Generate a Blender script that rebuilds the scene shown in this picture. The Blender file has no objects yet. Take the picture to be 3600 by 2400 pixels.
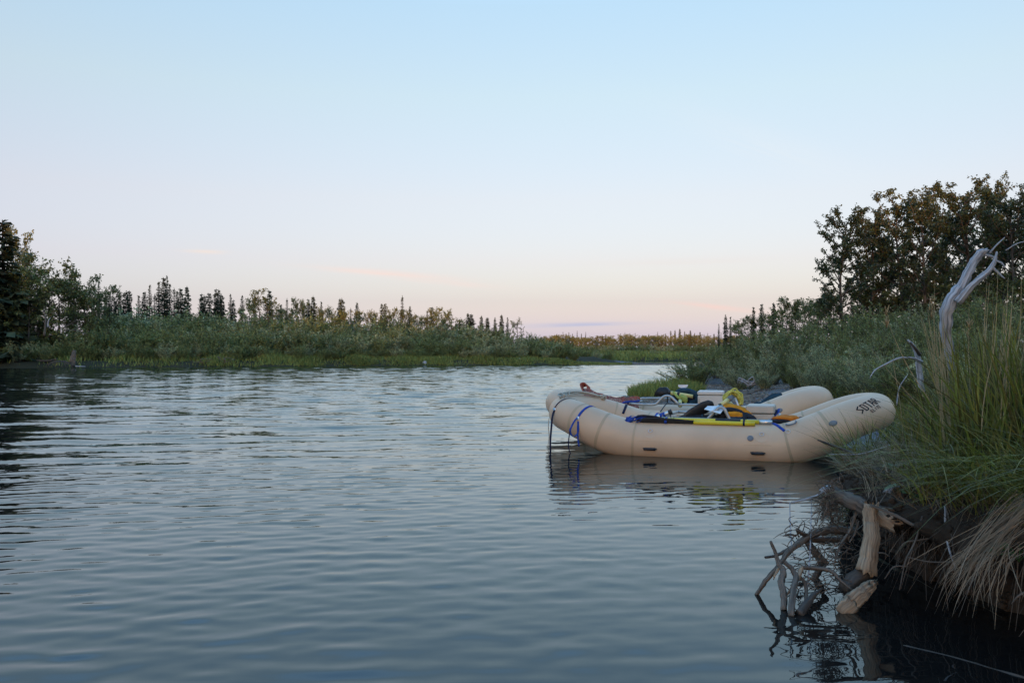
import bpy, math
import numpy as np
from math import sin, cos, pi, radians, sqrt, atan2
from mathutils import Vector

scene = bpy.context.scene
col = scene.collection

# ------------------------------------------------------------------ camera
CAM_H, FPX, HX, HY = 1.30, 3000.0, 1800.0, 1235.0     # lens read off the photograph (3600 px wide)
cam_d = bpy.data.cameras.new('camera')
cam_d.sensor_width = 36.0
cam_d.lens = 36.0 * FPX / 3600.0
cam_d.shift_y = (HY - 1200.0) / 3600.0
cam_d.clip_end = 6000.0
cam_d.clip_start = 0.05
cam = bpy.data.objects.new('camera', cam_d)
cam.location = (0, 0, CAM_H)
cam.rotation_euler = (radians(90), 0, 0)
col.objects.link(cam)
scene.camera = cam

# ------------------------------------------------------------------ world: dusk sky
SUN_EL, SUN_AZ = 1.9, 192.0          # sun low behind the camera
world = bpy.data.worlds.new('World'); scene.world = world
world.use_nodes = True
wt = world.node_tree; wt.nodes.clear()
def wn(t, **k):
    n = wt.nodes.new(t)
    for a, b in k.items(): setattr(n, a, b)
    return n
def wlink(a, b): wt.links.new(a, b)
def wmath(op, a, b=None):
    n = wn('ShaderNodeMath', operation=op)
    for i, v in enumerate((a, b)):
        if v is None: continue
        if isinstance(v, (int, float)): n.inputs[i].default_value = v
        else: wlink(v, n.inputs[i])
    return n.outputs[0]
wtc = wn('ShaderNodeTexCoord')
wsep = wn('ShaderNodeSeparateXYZ'); wlink(wtc.outputs['Generated'], wsep.inputs[0])
wx, wy, wz = wsep.outputs
ramp = wn('ShaderNodeValToRGB'); wlink(wz, ramp.inputs[0])
els = ramp.color_ramp.elements
SKY = [(0.000, (0.121, 0.166, 0.242)),
       (0.029, (0.055, 0.126, 0.238)),
       (0.058, (0.026, 0.065, 0.192)),
       (0.105, (0.066, 0.055, 0.162)),
       (0.174, (0.101, 0.072, 0.130)),
       (0.285, (0.107, 0.111, 0.131)),
       (0.376, (0.094, 0.125, 0.163)),
       (0.430, (0.118, 0.196, 0.300)),
       (0.540, (0.090, 0.200, 0.360)),
       (0.720, (0.065, 0.180, 0.360)),
       (1.000, (0.050, 0.145, 0.310))]
while len(els) < len(SKY): els.new(0.5)
for e, (p, c) in zip(els, SKY):
    e.position = p; e.color = (*c, 1)
sky = wn('ShaderNodeTexSky')
sky.sky_type = 'NISHITA'; sky.sun_disc = False
sky.sun_elevation = radians(SUN_EL); sky.sun_rotation = radians(SUN_AZ)
sky.air_density = 1.0; sky.dust_density = 1.0; sky.ozone_density = 1.5
skyb = wn('ShaderNodeVectorMath', operation='SCALE'); wlink(sky.outputs[0], skyb.inputs[0]); skyb.inputs['Scale'].default_value = 0.15
add = wn('ShaderNodeVectorMath', operation='ADD')
wlink(ramp.outputs[0], add.inputs[0]); wlink(skyb.outputs[0], add.inputs[1])
cur = add.outputs[0]
# thin high cloud streaks, laid out by compass bearing and height above the horizon
ysafe = wmath('MAXIMUM', wy, 0.02)
az = wmath('DIVIDE', wx, ysafe); el = wmath('DIVIDE', wz, ysafe)
def streak(cur, az0, el0, la, le, slope, colr, amt, seed):
    da = wmath('SUBTRACT', az, az0)
    dl = wmath('SUBTRACT', wmath('SUBTRACT', el, el0), wmath('MULTIPLY', da, slope))
    nz = wn('ShaderNodeTexNoise'); nz.inputs['Scale'].default_value = 1.0; nz.inputs['Detail'].default_value = 2
    cb = wn('ShaderNodeCombineXYZ')
    wlink(wmath('MULTIPLY', az, 14.0), cb.inputs[0]); wlink(wmath('MULTIPLY', dl, 260.0), cb.inputs[1]); cb.inputs[2].default_value = seed
    wlink(cb.outputs[0], nz.inputs['Vector'])
    wob = wmath('MULTIPLY', wmath('SUBTRACT', nz.outputs[0], 0.5), le * 1.6)
    dl2 = wmath('ADD', dl, wob)
    q = wmath('ADD', wmath('POWER', wmath('DIVIDE', wmath('ABSOLUTE', da), la), 2.0), wmath('POWER', wmath('DIVIDE', wmath('ABSOLUTE', dl2), le), 2.0))
    m = wmath('MULTIPLY', wmath('EXPONENT', wmath('MULTIPLY', q, -1.0)), wmath('MULTIPLY', nz.outputs[0], amt * 1.7))
    mx = wn('ShaderNodeMix', data_type='RGBA', blend_type='MIX', clamp_factor=True)
    wlink(m, mx.inputs[0]); wlink(cur, mx.inputs[6]); mx.inputs[7].default_value = (*colr, 1)
    return mx.outputs[2]
cur = streak(cur, -.150, .092, .075, .0034, -.075, (0.353, 0.288, 0.266), 0.88, 1)
cur = streak(cur, -.075, .081, .060, .0035, -.09, (0.341, 0.288, 0.269), 0.61, 2)
cur = streak(cur, -.360, .117, .022, .0020, -.03, (0.348, 0.296, 0.266), 0.88, 3)
cur = streak(cur, .240, .052, .045, .0028, -.11, (0.353, 0.258, 0.235), 0.88, 4)
cur = streak(cur, .080, .0315, .055, .0024, .02, (0.212, 0.212, 0.266), 1.20, 5)
cur = streak(cur, .330, .230, .120, .022, -.35, (0.296, 0.326, 0.353), 0.48, 6)
cur = streak(cur, .200, .105, .10, .0040, .03, (0.322, 0.296, 0.284), 0.35, 7)
bg = wn('ShaderNodeBackground'); wlink(cur, bg.inputs[0]); bg.inputs[1].default_value = 1.0
world.cycles.sampling_method = 'MANUAL'; world.cycles.sample_map_resolution = 256
wout = wn('ShaderNodeOutputWorld'); wlink(bg.outputs[0], wout.inputs[0])

# ------------------------------------------------------------------ sun, exposure
sun_d = bpy.data.lights.new('sun', 'SUN'); sun_d.energy = 2.6; sun_d.angle = radians(0.8); sun_d.color = (1.0, .44, .17)
sun = bpy.data.objects.new('sun', sun_d); col.objects.link(sun)
_a = radians(SUN_AZ); _e = radians(SUN_EL)
sdir = Vector((sin(_a) * cos(_e), cos(_a) * cos(_e), sin(_e)))
sun.rotation_euler = sdir.to_track_quat('Z', 'Y').to_euler()
sun.location = (-20, -90, 30)
scene.view_settings.view_transform = 'Standard'
scene.view_settings.look = 'None'
scene.view_settings.exposure = 1.4
scene.view_settings.gamma = 1.0
scene.cycles.max_bounces = 6
scene.cycles.transparent_max_bounces = 6
scene.cycles.caustics_reflective = True
scene.cycles.caustics_refractive = False
scene.cycles.sample_clamp_indirect = 4.0

# ------------------------------------------------------------------ helpers
RNG = np.random.default_rng(7)
def P(px, py, D):
    """point seen at photo pixel (px,py) at depth D metres"""
    return np.array([(px - HX) / FPX * D, D, CAM_H + (HY - py) / FPX * D])
def DW(py, z=0.0):
    return (CAM_H - z) * FPX / (py - HY)
def GW(px, py, z=0.0):
    return P(px, py, DW(py, z))
def sstep(x, a=0.0, b=1.0):
    t = np.clip((np.asarray(x, float) - a) / (b - a), 0, 1)
    return t * t * (3 - 2 * t)
OFF = {}
def tag(o, label=None, cat=None, group=None, kind=None):
    if label: o['label'] = label
    if cat: o['category'] = cat
    if group: o['group'] = group
    if kind: o['kind'] = kind
    return o
def empty(name, loc, label=None, cat=None, group=None):
    o = bpy.data.objects.new(name, None); o.location = tuple(float(v) for v in loc)
    o.empty_display_size = 0.2
    col.objects.link(o); OFF[o.name] = np.array(loc, float)
    return tag(o, label, cat, group)
class MB:
    """collects verts / faces / uvs and links them as one mesh object"""
    def __init__(self): self.v = []; self.f = []; self.uv = []; self.n = 0
    def add(self, verts, faces, uvs=None):
        verts = np.asarray(verts, float).reshape(-1, 3)
        self.v.append(verts)
        n = self.n
        for i, f in enumerate(faces):
            self.f.append([int(k) + n for k in f])
            self.uv.append(uvs[i] if uvs is not None else [(0, 0)] * len(f))
        self.n += len(verts)
        return self
    def tube(self, path, rad, sides=8, closed=False, cap=True, flat=1.0, up=(0, 0, 1), ridge=None, jag=0.0, rng=None):
        path = np.asarray(path, float); m = len(path)
        rad = np.full(m, rad) if np.ndim(rad) == 0 else np.asarray(rad, float)
        if closed: tan = np.roll(path, -1, 0) - np.roll(path, 1, 0)
        else: tan = np.gradient(path, axis=0)
        tan /= np.linalg.norm(tan, axis=1)[:, None] + 1e-12
        u = np.asarray(up, float)
        if abs(np.dot(u, tan[0])) > .95: u = np.array([0, 1., 0]) if abs(tan[0][1]) < .9 else np.array([1., 0, 0])
        n1 = []; prev = u
        for t in tan:
            q = prev - np.dot(prev, t) * t; q /= np.linalg.norm(q) + 1e-12; n1.append(q); prev = q
        n1 = np.array(n1); n2 = np.cross(tan, n1)
        th = np.linspace(0, 2 * pi, sides, endpoint=False)
        rr = np.ones((m, sides))
        if ridge is not None:
            g = rng or RNG
            base = 1 + ridge * g.uniform(-1, 1, sides)
            rr = base[None, :] * (1 + ridge * .5 * g.uniform(-1, 1, (m, sides)))
        V = path[:, None, :] + (rad[:, None] * rr)[:, :, None] * (np.cos(th)[None, :, None] * n2[:, None, :] + flat * np.sin(th)[None, :, None] * n1[:, None, :])
        if jag > 0:
            g = rng or RNG
            V[0] += tan[0] * (g.uniform(-1, 1, sides) * jag)[:, None]; V[-1] += tan[-1] * (g.uniform(-1, 1, sides) * jag)[:, None]
        L = np.concatenate([[0], np.cumsum(np.linalg.norm(np.diff(path, axis=0), axis=1))])
        F = []; U = []
        mm = m if closed else m - 1
        circ = 2 * pi * float(np.mean(rad))
        for i in range(mm):
            j = (i + 1) % m
            for k in range(sides):
                k2 = (k + 1) % sides
                F.append((i * sides + k, i * sides + k2, j * sides + k2, j * sides + k))
                a, b = k / sides * circ, (k + 1) / sides * circ
                l0 = L[i]; l1 = L[j] if j > i else L[i] + .05
                U.append([(a, l0), (b, l0), (b, l1), (a, l1)])
        if cap and not closed:
            F.append(tuple(range(sides))[::-1]); U.append([(rad[0] * cos(t), rad[0] * sin(t)) for t in th][::-1])
            F.append(tuple((m - 1) * sides + k for k in range(sides))); U.append([(rad[-1] * cos(t), rad[-1] * sin(t)) for t in th])
        return self.add(V.reshape(-1, 3), F, U)
    def ribbon(self, path, width, side, thick=0.002):
        """flat strap: path points, side vectors (constant or per point)"""
        path = np.asarray(path, float); m = len(path)
        side = np.asarray(side, float)
        if side.ndim == 1: side = np.repeat(side[None], m, 0)
        side = side / (np.linalg.norm(side, axis=1)[:, None] + 1e-9)
        width = np.full(m, width) if np.ndim(width) == 0 else np.asarray(width)
        tan = np.gradient(path, axis=0); nr = np.cross(tan, side); nr /= np.linalg.norm(nr, axis=1)[:, None] + 1e-9
        w = (width / 2)[:, None]
        V = np.stack([path - side * w - nr * thick / 2, path + side * w - nr * thick / 2, path + side * w + nr * thick / 2, path - side * w + nr * thick / 2], 1)
        F = []
        for i in range(m - 1):
            for k in range(4):
                k2 = (k + 1) % 4
                F.append((i * 4 + k, i * 4 + k2, i * 4 + 4 + k2, i * 4 + 4 + k))
        F.append((3, 2, 1, 0)); e = (m - 1) * 4; F.append((e, e + 1, e + 2, e + 3))
        return self.add(V.reshape(-1, 3), F)
    def box(self, c, ax, ay, az, bev=0.0):
        """box centred at c, half-axis vectors; bevelled by chamfer"""
        c = np.asarray(c, float); A = [np.asarray(a, float) for a in (ax, ay, az)]
        if bev <= 0:
            V = [c + sx * A[0] + sy * A[1] + sz * A[2] for sz in (-1, 1) for sy in (-1, 1) for sx in (-1, 1)]
            return self.add(V, [(0, 2, 3, 1), (4, 5, 7, 6), (0, 1, 5, 4), (2, 6, 7, 3), (0, 4, 6, 2), (1, 3, 7, 5)])
        Ln = [np.linalg.norm(a) for a in A]; U = [a / l for a, l in zip(A, Ln)]
        V = []; idx = {}
        for s in [(x, y, z) for x in (-1, 1) for y in (-1, 1) for z in (-1, 1)]:
            for k in range(3):
                p = c.copy()
                for d in range(3):
                    l = Ln[d] if d == k else Ln[d] - bev
                    p = p + s[d] * l * U[d]
                idx[(s, k)] = len(V); V.append(p)
        F = []
        for k in range(3):
            o = [d for d in range(3) if d != k]
            for sg in (-1, 1):
                q = []
                for (a, b) in ((-1, -1), (1, -1), (1, 1), (-1, 1)):
                    s = [0, 0, 0]; s[k] = sg; s[o[0]] = a; s[o[1]] = b; q.append(idx[(tuple(s), k)])
                F.append(q)
        for k in range(3):                      # edges along axis k
            o = [d for d in range(3) if d != k]
            for a in (-1, 1):
                for b in (-1, 1):
                    s0 = [0, 0, 0]; s0[o[0]] = a; s0[o[1]] = b; s1 = list(s0); s0[k] = -1; s1[k] = 1
                    s0, s1 = tuple(s0), tuple(s1)
                    F.append((idx[(s0, o[0])], idx[(s1, o[0])], idx[(s1, o[1])], idx[(s0, o[1])]))
        for s in [(x, y, z) for x in (-1, 1) for y in (-1, 1) for z in (-1, 1)]:
            F.append((idx[(s, 0)], idx[(s, 1)], idx[(s, 2)]))
        return self.add(V, F)
    def blob(self, c, ax, ay, az, nu=14, nv=8, lump=0.0, seed=0, power=1.0):
        """squashed lumpy ellipsoid"""
        g = np.random.default_rng(seed); c = np.asarray(c, float); A = [np.asarray(a, float) for a in (ax, ay, az)]
        ph = g.uniform(0, 6, 6); V = []
        for i in range(nv + 1):
            t = pi * i / nv
            for j in range(nu):
                p = 2 * pi * j / nu
                d = np.array([sin(t) * cos(p), sin(t) * sin(p), cos(t)])
                d = np.sign(d) * np.abs(d) ** power
                k = 1 + lump * (sin(3 * p + ph[0] + 2 * t) + sin(5 * p + ph[1] - 3 * t) + sin(4 * t + ph[2] + p))
                V.append(c + k * (d[0] * A[0] + d[1] * A[1] + d[2] * A[2]))
        F = [(i * nu + j, (i + 1) * nu + j, (i + 1) * nu + (j + 1) % nu, i * nu + (j + 1) % nu) for i in range(nv) for j in range(nu)]
        return self.add(V, F)
    def build(self, name, mat, parent=None, smooth=True, base=None, kind=None):
        V = np.concatenate(self.v) if self.v else np.zeros((0, 3))
        if parent is not None: off = OFF[parent.name]
        else:
            off = np.array([V[:, 0].mean(), V[:, 1].mean(), V[:, 2].min()]) if base is None else np.asarray(base, float)
        me = bpy.data.meshes.new(name)
        me.from_pydata((V - off).tolist(), [], self.f)
        uvl = me.uv_layers.new(name='UVMap')
        uvl.data.foreach_set('uv', np.array([c for f in self.uv for c in f], 'f').ravel())
        me.polygons.foreach_set('use_smooth', np.full(len(me.polygons), smooth))
        me.materials.append(mat); me.update()
        o = bpy.data.objects.new(name, me); col.objects.link(o)
        if parent is not None: o.parent = parent
        else: o.location = tuple(off)
        OFF[o.name] = off
        if kind: o['kind'] = kind
        return o
def qmesh(name, V, nper, mat, smooth=False):
    """fast mesh from quads: V (N,4,3)"""
    V = np.ascontiguousarray(V, 'f').reshape(-1, 3); n = len(V) // nper
    me = bpy.data.meshes.new(name)
    me.vertices.add(len(V)); me.vertices.foreach_set('co', V.ravel())
    me.loops.add(len(V)); me.loops.foreach_set('vertex_index', np.arange(len(V), dtype='i'))
    me.polygons.add(n); me.polygons.foreach_set('loop_start', np.arange(0, len(V), nper, dtype='i'))
    me.polygons.foreach_set('use_smooth', np.full(n, smooth))
    me.materials.append(mat); me.update(calc_edges=True)
    return me
def gmesh(name, X, Y, Z, mat, smooth=True, attrs=None):
    """grid mesh"""
    ny, nx = X.shape
    V = np.stack([X, Y, Z], -1).reshape(-1, 3).astype('f')
    i = np.arange(ny * nx).reshape(ny, nx)
    Q = np.stack([i[:-1, :-1], i[:-1, 1:], i[1:, 1:], i[1:, :-1]], -1).reshape(-1, 4).astype('i')
    me = bpy.data.meshes.new(name)
    me.vertices.add(len(V)); me.vertices.foreach_set('co', V.ravel())
    me.loops.add(Q.size); me.loops.foreach_set('vertex_index', Q.ravel())
    me.polygons.add(len(Q)); me.polygons.foreach_set('loop_start', np.arange(0, Q.size, 4, dtype='i'))
    me.polygons.foreach_set('use_smooth', np.full(len(Q), smooth))
    for k, a in (attrs or {}).items():
        at = me.attributes.new(k, 'FLOAT', 'POINT'); at.data.foreach_set('value', np.ascontiguousarray(a, 'f').ravel())
    me.materials.append(mat); me.update(calc_edges=True)
    return me
def mobj(name, me, parent=None, loc=(0, 0, 0)):
    o = bpy.data.objects.new(name, me); col.objects.link(o); o.location = tuple(float(v) for v in loc)
    if parent is not None: o.parent = parent
    OFF[o.name] = np.array(loc, float)
    return o
def smooth_path(pts, n=None, per=5):
    """Catmull-Rom through the points"""
    p = np.asarray(pts, float); m = len(p)
    q = np.vstack([2 * p[0] - p[1], p, 2 * p[-1] - p[-2]]); out = []
    for i in range(m - 1):
        a, b, c, d = q[i], q[i + 1], q[i + 2], q[i + 3]
        for t in np.linspace(0, 1, per, endpoint=False):
            out.append(.5 * (2 * b + (c - a) * t + (2 * a - 5 * b + 4 * c - d) * t * t + (3 * b - a - 3 * c + d) * t ** 3))
    out.append(p[-1]); return np.array(out)

# ------------------------------------------------------------------ materials
def material(name, color, rough=.6, spec=.3, metal=0.0, var=.15, vscale=6.0, bump=0.0, bscale=40.0, coords='Object', stretch=(1, 1, 1),
             color2=None, island=0.0, objvar=0.0, trans=0.0, hue=0.0, detail=5.0, contrast=(.3, .7), transl=0.0):
    m = bpy.data.materials.new(name); m.use_nodes = True
    t = m.node_tree; N = t.nodes; L = t.links
    b = N['Principled BSDF']
    b.inputs['Roughness'].default_value = rough; b.inputs['Metallic'].default_value = metal
    b.inputs['Specular IOR Level'].default_value = spec
    tc = N.new('ShaderNodeTexCoord'); mp = N.new('ShaderNodeMapping'); mp.inputs['Scale'].default_value = stretch
    L.new(tc.outputs['UV' if coords == 'UV' else coords], mp.inputs[0])
    nz = N.new('ShaderNodeTexNoise'); nz.inputs['Scale'].default_value = vscale; nz.inputs['Detail'].default_value = detail
    L.new(mp.outputs[0], nz.inputs['Vector'])
    mr = N.new('ShaderNodeMapRange'); L.new(nz.outputs[0], mr.inputs[0])
    mr.inputs[1].default_value, mr.inputs[2].default_value = contrast
    mix = N.new('ShaderNodeMix'); mix.data_type = 'RGBA'
    c = np.array(color)
    c2 = np.array(color2) if color2 is not None else c * (1 + var)
    c1 = c if color2 is not None else c * (1 - var)
    mix.inputs[6].default_value = (*c1, 1); mix.inputs[7].default_value = (*c2, 1)
    L.new(mr.outputs[0], mix.inputs[0])
    out = mix.outputs[2]
    if island > 0 or objvar > 0:
        hs = N.new('ShaderNodeHueSaturation'); L.new(out, hs.inputs['Color'])
        src = None
        if island > 0:
            gi = N.new('ShaderNodeNewGeometry'); r = N.new('ShaderNodeMapRange')
            L.new(gi.outputs['Random Per Island'], r.inputs[0]); r.inputs[3].default_value = 1 - island; r.inputs[4].default_value = 1 + island
            src = r.outputs[0]
            if hue > 0:
                mm = N.new('ShaderNodeMath'); mm.operation = 'MULTIPLY'; L.new(gi.outputs['Random Per Island'], mm.inputs[0]); mm.inputs[1].default_value = 37.3
                fr = N.new('ShaderNodeMath'); fr.operation = 'FRACT'; L.new(mm.outputs[0], fr.inputs[0])
                hr = N.new('ShaderNodeMapRange'); L.new(fr.outputs[0], hr.inputs[0]); hr.inputs[3].default_value = .5 - hue; hr.inputs[4].default_value = .5 + hue
                L.new(hr.outputs[0], hs.inputs['Hue'])
        if objvar > 0:
            oi = N.new('ShaderNodeObjectInfo'); r2 = N.new('ShaderNodeMapRange')
            L.new(oi.outputs['Random'], r2.inputs[0]); r2.inputs[3].default_value = 1 - objvar; r2.inputs[4].default_value = 1 + objvar
            if src is None: src = r2.outputs[0]
            else:
                mu = N.new('ShaderNodeMath'); mu.operation = 'MULTIPLY'; L.new(src, mu.inputs[0]); L.new(r2.outputs[0], mu.inputs[1]); src = mu.outputs[0]
        L.new(src, hs.inputs['Value']); out = hs.outputs[0]
    L.new(out, b.inputs['Base Color'])
    if bump > 0:
        nb = N.new('ShaderNodeTexNoise'); nb.inputs['Scale'].default_value = bscale; nb.inputs['Detail'].default_value = 6
        L.new(mp.outputs[0], nb.inputs['Vector'])
        bp = N.new('ShaderNodeBump'); bp.inputs['Strength'].default_value = 1.0; bp.inputs['Distance'].default_value = bump
        L.new(nb.outputs[0], bp.inputs['Height']); L.new(bp.outputs[0], b.inputs['Normal'])
    if transl > 0:
        tr = N.new('ShaderNodeBsdfTranslucent'); L.new(out, tr.inputs[0])
        ms = N.new('ShaderNodeMixShader'); ms.inputs[0].default_value = transl
        L.new(b.outputs[0], ms.inputs[1]); L.new(tr.outputs[0], ms.inputs[2]); L.new(ms.outputs[0], N['Material Output'].inputs[0])
    return m
M = {}
M['willow'] = material('willow_leaf', (.180, .215, .070), .55, .35, var=.3, vscale=1.0, island=.42, hue=.02, objvar=.18, transl=.25)
M['willow_silver'] = material('silvery_willow_leaf', (.305, .335, .165), .5, .4, var=.3, vscale=1.2, island=.45, hue=.015, objvar=.15, transl=.22)
M['poplar'] = material('poplar_leaf', (.055, .075, .026), .5, .4, var=.25, vscale=.6, island=.55, hue=.03, objvar=.12, transl=.2)
M['alder'] = material('alder_leaf', (.125, .145, .045), .55, .35, var=.2, vscale=.6, island=.5, hue=.025, objvar=.2, transl=.2)
M['spruce'] = material('spruce_needle', (.036, .050, .026), .7, .2, var=.3, vscale=.9, island=.45, hue=.02, objvar=.25)
M['bark'] = material('bark', (.10, .085, .068), .85, .1, var=.35, vscale=5, stretch=(1, 1, .3))
M['bark_dark'] = material('dark_bark', (.045, .037, .03), .9, .1, var=.3, vscale=5)
M['grass'] = material('green_grass', (.150, .148, .026), .5, .35, var=.45, vscale=2.2, island=.65, hue=.04, transl=.25)
M['grass_far'] = material('bank_sedge', (.195, .225, .060), .6, .2, var=.3, vscale=.12, island=.35, hue=.03, transl=.2)
M['straw'] = material('dry_straw', (.36, .26, .13), .65, .2, var=.3, vscale=3, island=.4, hue=.012, transl=.15)
M['straw_grey'] = material('grey_straw', (.23, .185, .125), .7, .2, var=.3, vscale=3, island=.4, transl=.1)
M['straw_brown'] = material('matted_dead_grass', (.150, .108, .062), .8, .1, var=.35, vscale=5, island=.45)
M['herb'] = material('herb_leaf', (.045, .115, .028), .5, .35, var=.25, vscale=6, island=.3, transl=.2)
M['soil'] = material('bank_soil', (.042, .032, .023), .95, .1, var=.45, vscale=5, bump=.03, bscale=14)
M['root'] = material('root_fibre', (.12, .098, .075), .85, .15, var=.35, vscale=14, island=.4)
M['stone'] = material('river_stone', (.150, .124, .094), .7, .3, var=.3, vscale=3, island=.5, hue=.015)
# ================================================================== water and ground
RIVER = np.array([(6, -70), (4.4, -20), (3.6, -5), (3.25, 0), (2.95, 2), (2.68, 3.4), (2.40, 4.4), (2.30, 5.2), (2.52, 6.2), (3.0, 7.4),
    (3.45, 8.3), (4.10, 9.0), (4.55, 9.9), (4.6, 11.5), (4.55, 13.5), (4.3, 16), (3.7, 19), (3.0, 22.3), (2.9, 23.8), (3.7, 25.6), (5.0, 27.8), (6.2, 31),
    (9.2, 44), (14.6, 70), (20, 83), (32, 100), (56, 114), (120, 130), (120, 150), (50, 134), (26, 120), (16.5, 112.5), (14.2, 107),
    (15.2, 97), (17.0, 88), (17.4, 85), (15.6, 82.3), (12, 81), (2.7, 80.6), (-5, 78.8), (-12.7, 76), (-25, 71.3), (-40, 66), (-60, 58), (-90, 46),
    (-140, 32), (-230, 10), (-230, -70)], float)
def sdist(x, y):
    """signed distance to the shoreline, positive on land"""
    x = np.asarray(x, float); y = np.asarray(y, float)
    sh = x.shape; x = x.ravel(); y = y.ravel()
    d = np.full(x.shape, 1e9); ins = np.zeros(x.shape, bool)
    A = RIVER; B = np.roll(RIVER, -1, 0)
    for (ax, ay), (bx, by) in zip(A, B):
        ex, ey = bx - ax, by - ay
        t = np.clip(((x - ax) * ex + (y - ay) * ey) / (ex * ex + ey * ey), 0, 1)
        d = np.minimum(d, (x - ax - t * ex) ** 2 + (y - ay - t * ey) ** 2)
        c = ((ay > y) != (by > y))
        with np.errstate(divide='ignore', invalid='ignore'):
            xi = ax + (y - ay) * ex / (ey if ey != 0 else 1e-9)
        ins ^= c & (x < xi)
    d = np.sqrt(d)
    return np.where(ins, -d, d).reshape(sh)
def gravel_mask(x, y, sd):
    g1 = sstep(y, 9.6, 11) * (1 - sstep(y, 31, 36)) * sstep(x, 1, 2.4) * (1 - sstep(sd, 4.0, 6.0))
    g2 = sstep(x, 5.5, 9) * (1 - sstep(x, 22, 26)) * sstep(y, 77, 79) * (1 - sstep(y, 103, 110)) * (1 - sstep(sd, 4, 6))
    return np.maximum(g1, g2)
def hgt(x, y, sd=None):
    x = np.asarray(x, float); y = np.asarray(y, float)
    if sd is None: sd = sdist(x, y)
    s = np.maximum(sd, 0)
    H = np.interp(y, [-20, 0, 4.5, 6, 7.4, 8.6, 9.6], [.7, .7, .56, .46, .24, .12, .07])
    near = H * sstep(s, .30, .58) - .35 * sstep(s, 0, .2) * (1 - sstep(s, .28, .5)) * (H > .2) + .2 * np.maximum(s - .5, 0)
    near = np.minimum(near, 1.7)
    grav = .055 * np.minimum(s, 4) + .17 * np.maximum(s - 4, 0); grav = np.minimum(grav, 1.5)
    rfar = .45 * sstep(s, 0, 1.6) + .05 * s; rfar = np.minimum(rfar, 1.0)
    far = .42 * sstep(s, 0, 1.3) + .035 * s; far = np.minimum(far, .95)
    spit = np.minimum(.012 * s, .05)
    w1 = sstep(y, 8.4, 10.0); w2 = sstep(y, 30, 36)
    right = near * (1 - w1) + (grav * (1 - w2) + rfar * w2) * w1
    isfar = ((y > 76 - 0.0 * x) & (y > 55 + .9 * x)) | (x < -6)
    wsp = sstep(x, 2, 10) * sstep(y, 75, 79) * (1 - sstep(y, 100, 112)) * (1 - sstep(sd, 5, 8))
    left = far * (1 - wsp) + spit * wsp
    h = np.where(isfar, left, right)
    bump = .035 * np.sin(1.7 * x + .6 * y) * np.sin(1.3 * y - .5 * x) + .02 * np.sin(4.1 * x + 1.2) * np.sin(3.7 * y)
    h = h + bump * sstep(sd, .3, 1.5)
    return np.where(sd > 0, h + .004, -.7 * sstep(-sd, 0, 1.2) + .004)
def ground_z(x, y): return float(hgt(np.array([x]), np.array([y]))[0])

# ground material: soil / moss with gravel where the bars are
gm = bpy.data.materials.new('ground_cover'); gm.use_nodes = True
_t = gm.node_tree; _N = _t.nodes; _L = _t.links; _b = _N['Principled BSDF']
_b.inputs['Roughness'].default_value = .95; _b.inputs['Specular IOR Level'].default_value = .15
_tc = _N.new('ShaderNodeTexCoord')
def _noise(scale, det=6):
    n = _N.new('ShaderNodeTexNoise'); n.inputs['Scale'].default_value = scale; n.inputs['Detail'].default_value = det
    _L.new(_tc.outputs['Object'], n.inputs['Vector']); return n
def _mix(fac, a, b):
    m = _N.new('ShaderNodeMix'); m.data_type = 'RGBA'
    for i, v in ((0, fac), (6, a), (7, b)):
        if isinstance(v, (tuple, float)): m.inputs[i].default_value = v if isinstance(v, float) else (*v, 1)
        else: _L.new(v, m.inputs[i])
    return m.outputs[2]
n1 = _noise(1.3); n2 = _noise(24, 8)
soilc = _mix(n1.outputs[0], (.028, .030, .016), (.060, .052, .030))
vo = _N.new('ShaderNodeTexVoronoi'); vo.inputs['Scale'].default_value = 17; _L.new(_tc.outputs['Object'], vo.inputs['Vector'])
gv = _mix(n2.outputs[0], (.060, .048, .036), (.125, .104, .080))
gv2 = _mix(.35, gv, vo.outputs['Color'])
hsv = _N.new('ShaderNodeHueSaturation'); hsv.inputs['Saturation'].default_value = .3; hsv.inputs['Value'].default_value = .5
_L.new(gv2, hsv.inputs['Color'])
at = _N.new('ShaderNodeAttribute'); at.attribute_name = 'gravel'
_L.new(_mix(at.outputs['Fac'], soilc, hsv.outputs[0]), _b.inputs['Base Color'])
_bp = _N.new('ShaderNodeBump'); _bp.inputs['Distance'].default_value = .02; _L.new(vo.outputs['Distance'], _bp.inputs['Height']); _L.new(_bp.outputs[0], _b.inputs['Normal'])

def spaced(lo, hi, dense_lo, dense_hi, step, grow=1.18):
    a = list(np.arange(dense_lo, dense_hi + 1e-6, step)); s = step
    while a[-1] < hi: s *= grow; a.append(min(a[-1] + s, hi))
    s = step
    while a[0] > lo: s *= grow; a.insert(0, max(a[0] - s, lo))
    return np.array(a)
gx = np.unique(np.concatenate([spaced(-2200, 2200, 1.5, 6.5, .09, 1.12), np.arange(-60, 40, 2.5)]))
gy = np.unique(np.concatenate([spaced(-400, 4000, 2.5, 11, .10, 1.10), np.arange(40, 140, 1.5)]))
GX, GY = np.meshgrid(gx, gy); GSD = sdist(GX, GY)
GZ = hgt(GX, GY, GSD)
ground = mobj('ground', gmesh('ground', GX, GY, GZ, gm, attrs={'gravel': gravel_mask(GX, GY, GSD)}))
ground['kind'] = 'structure'

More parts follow.
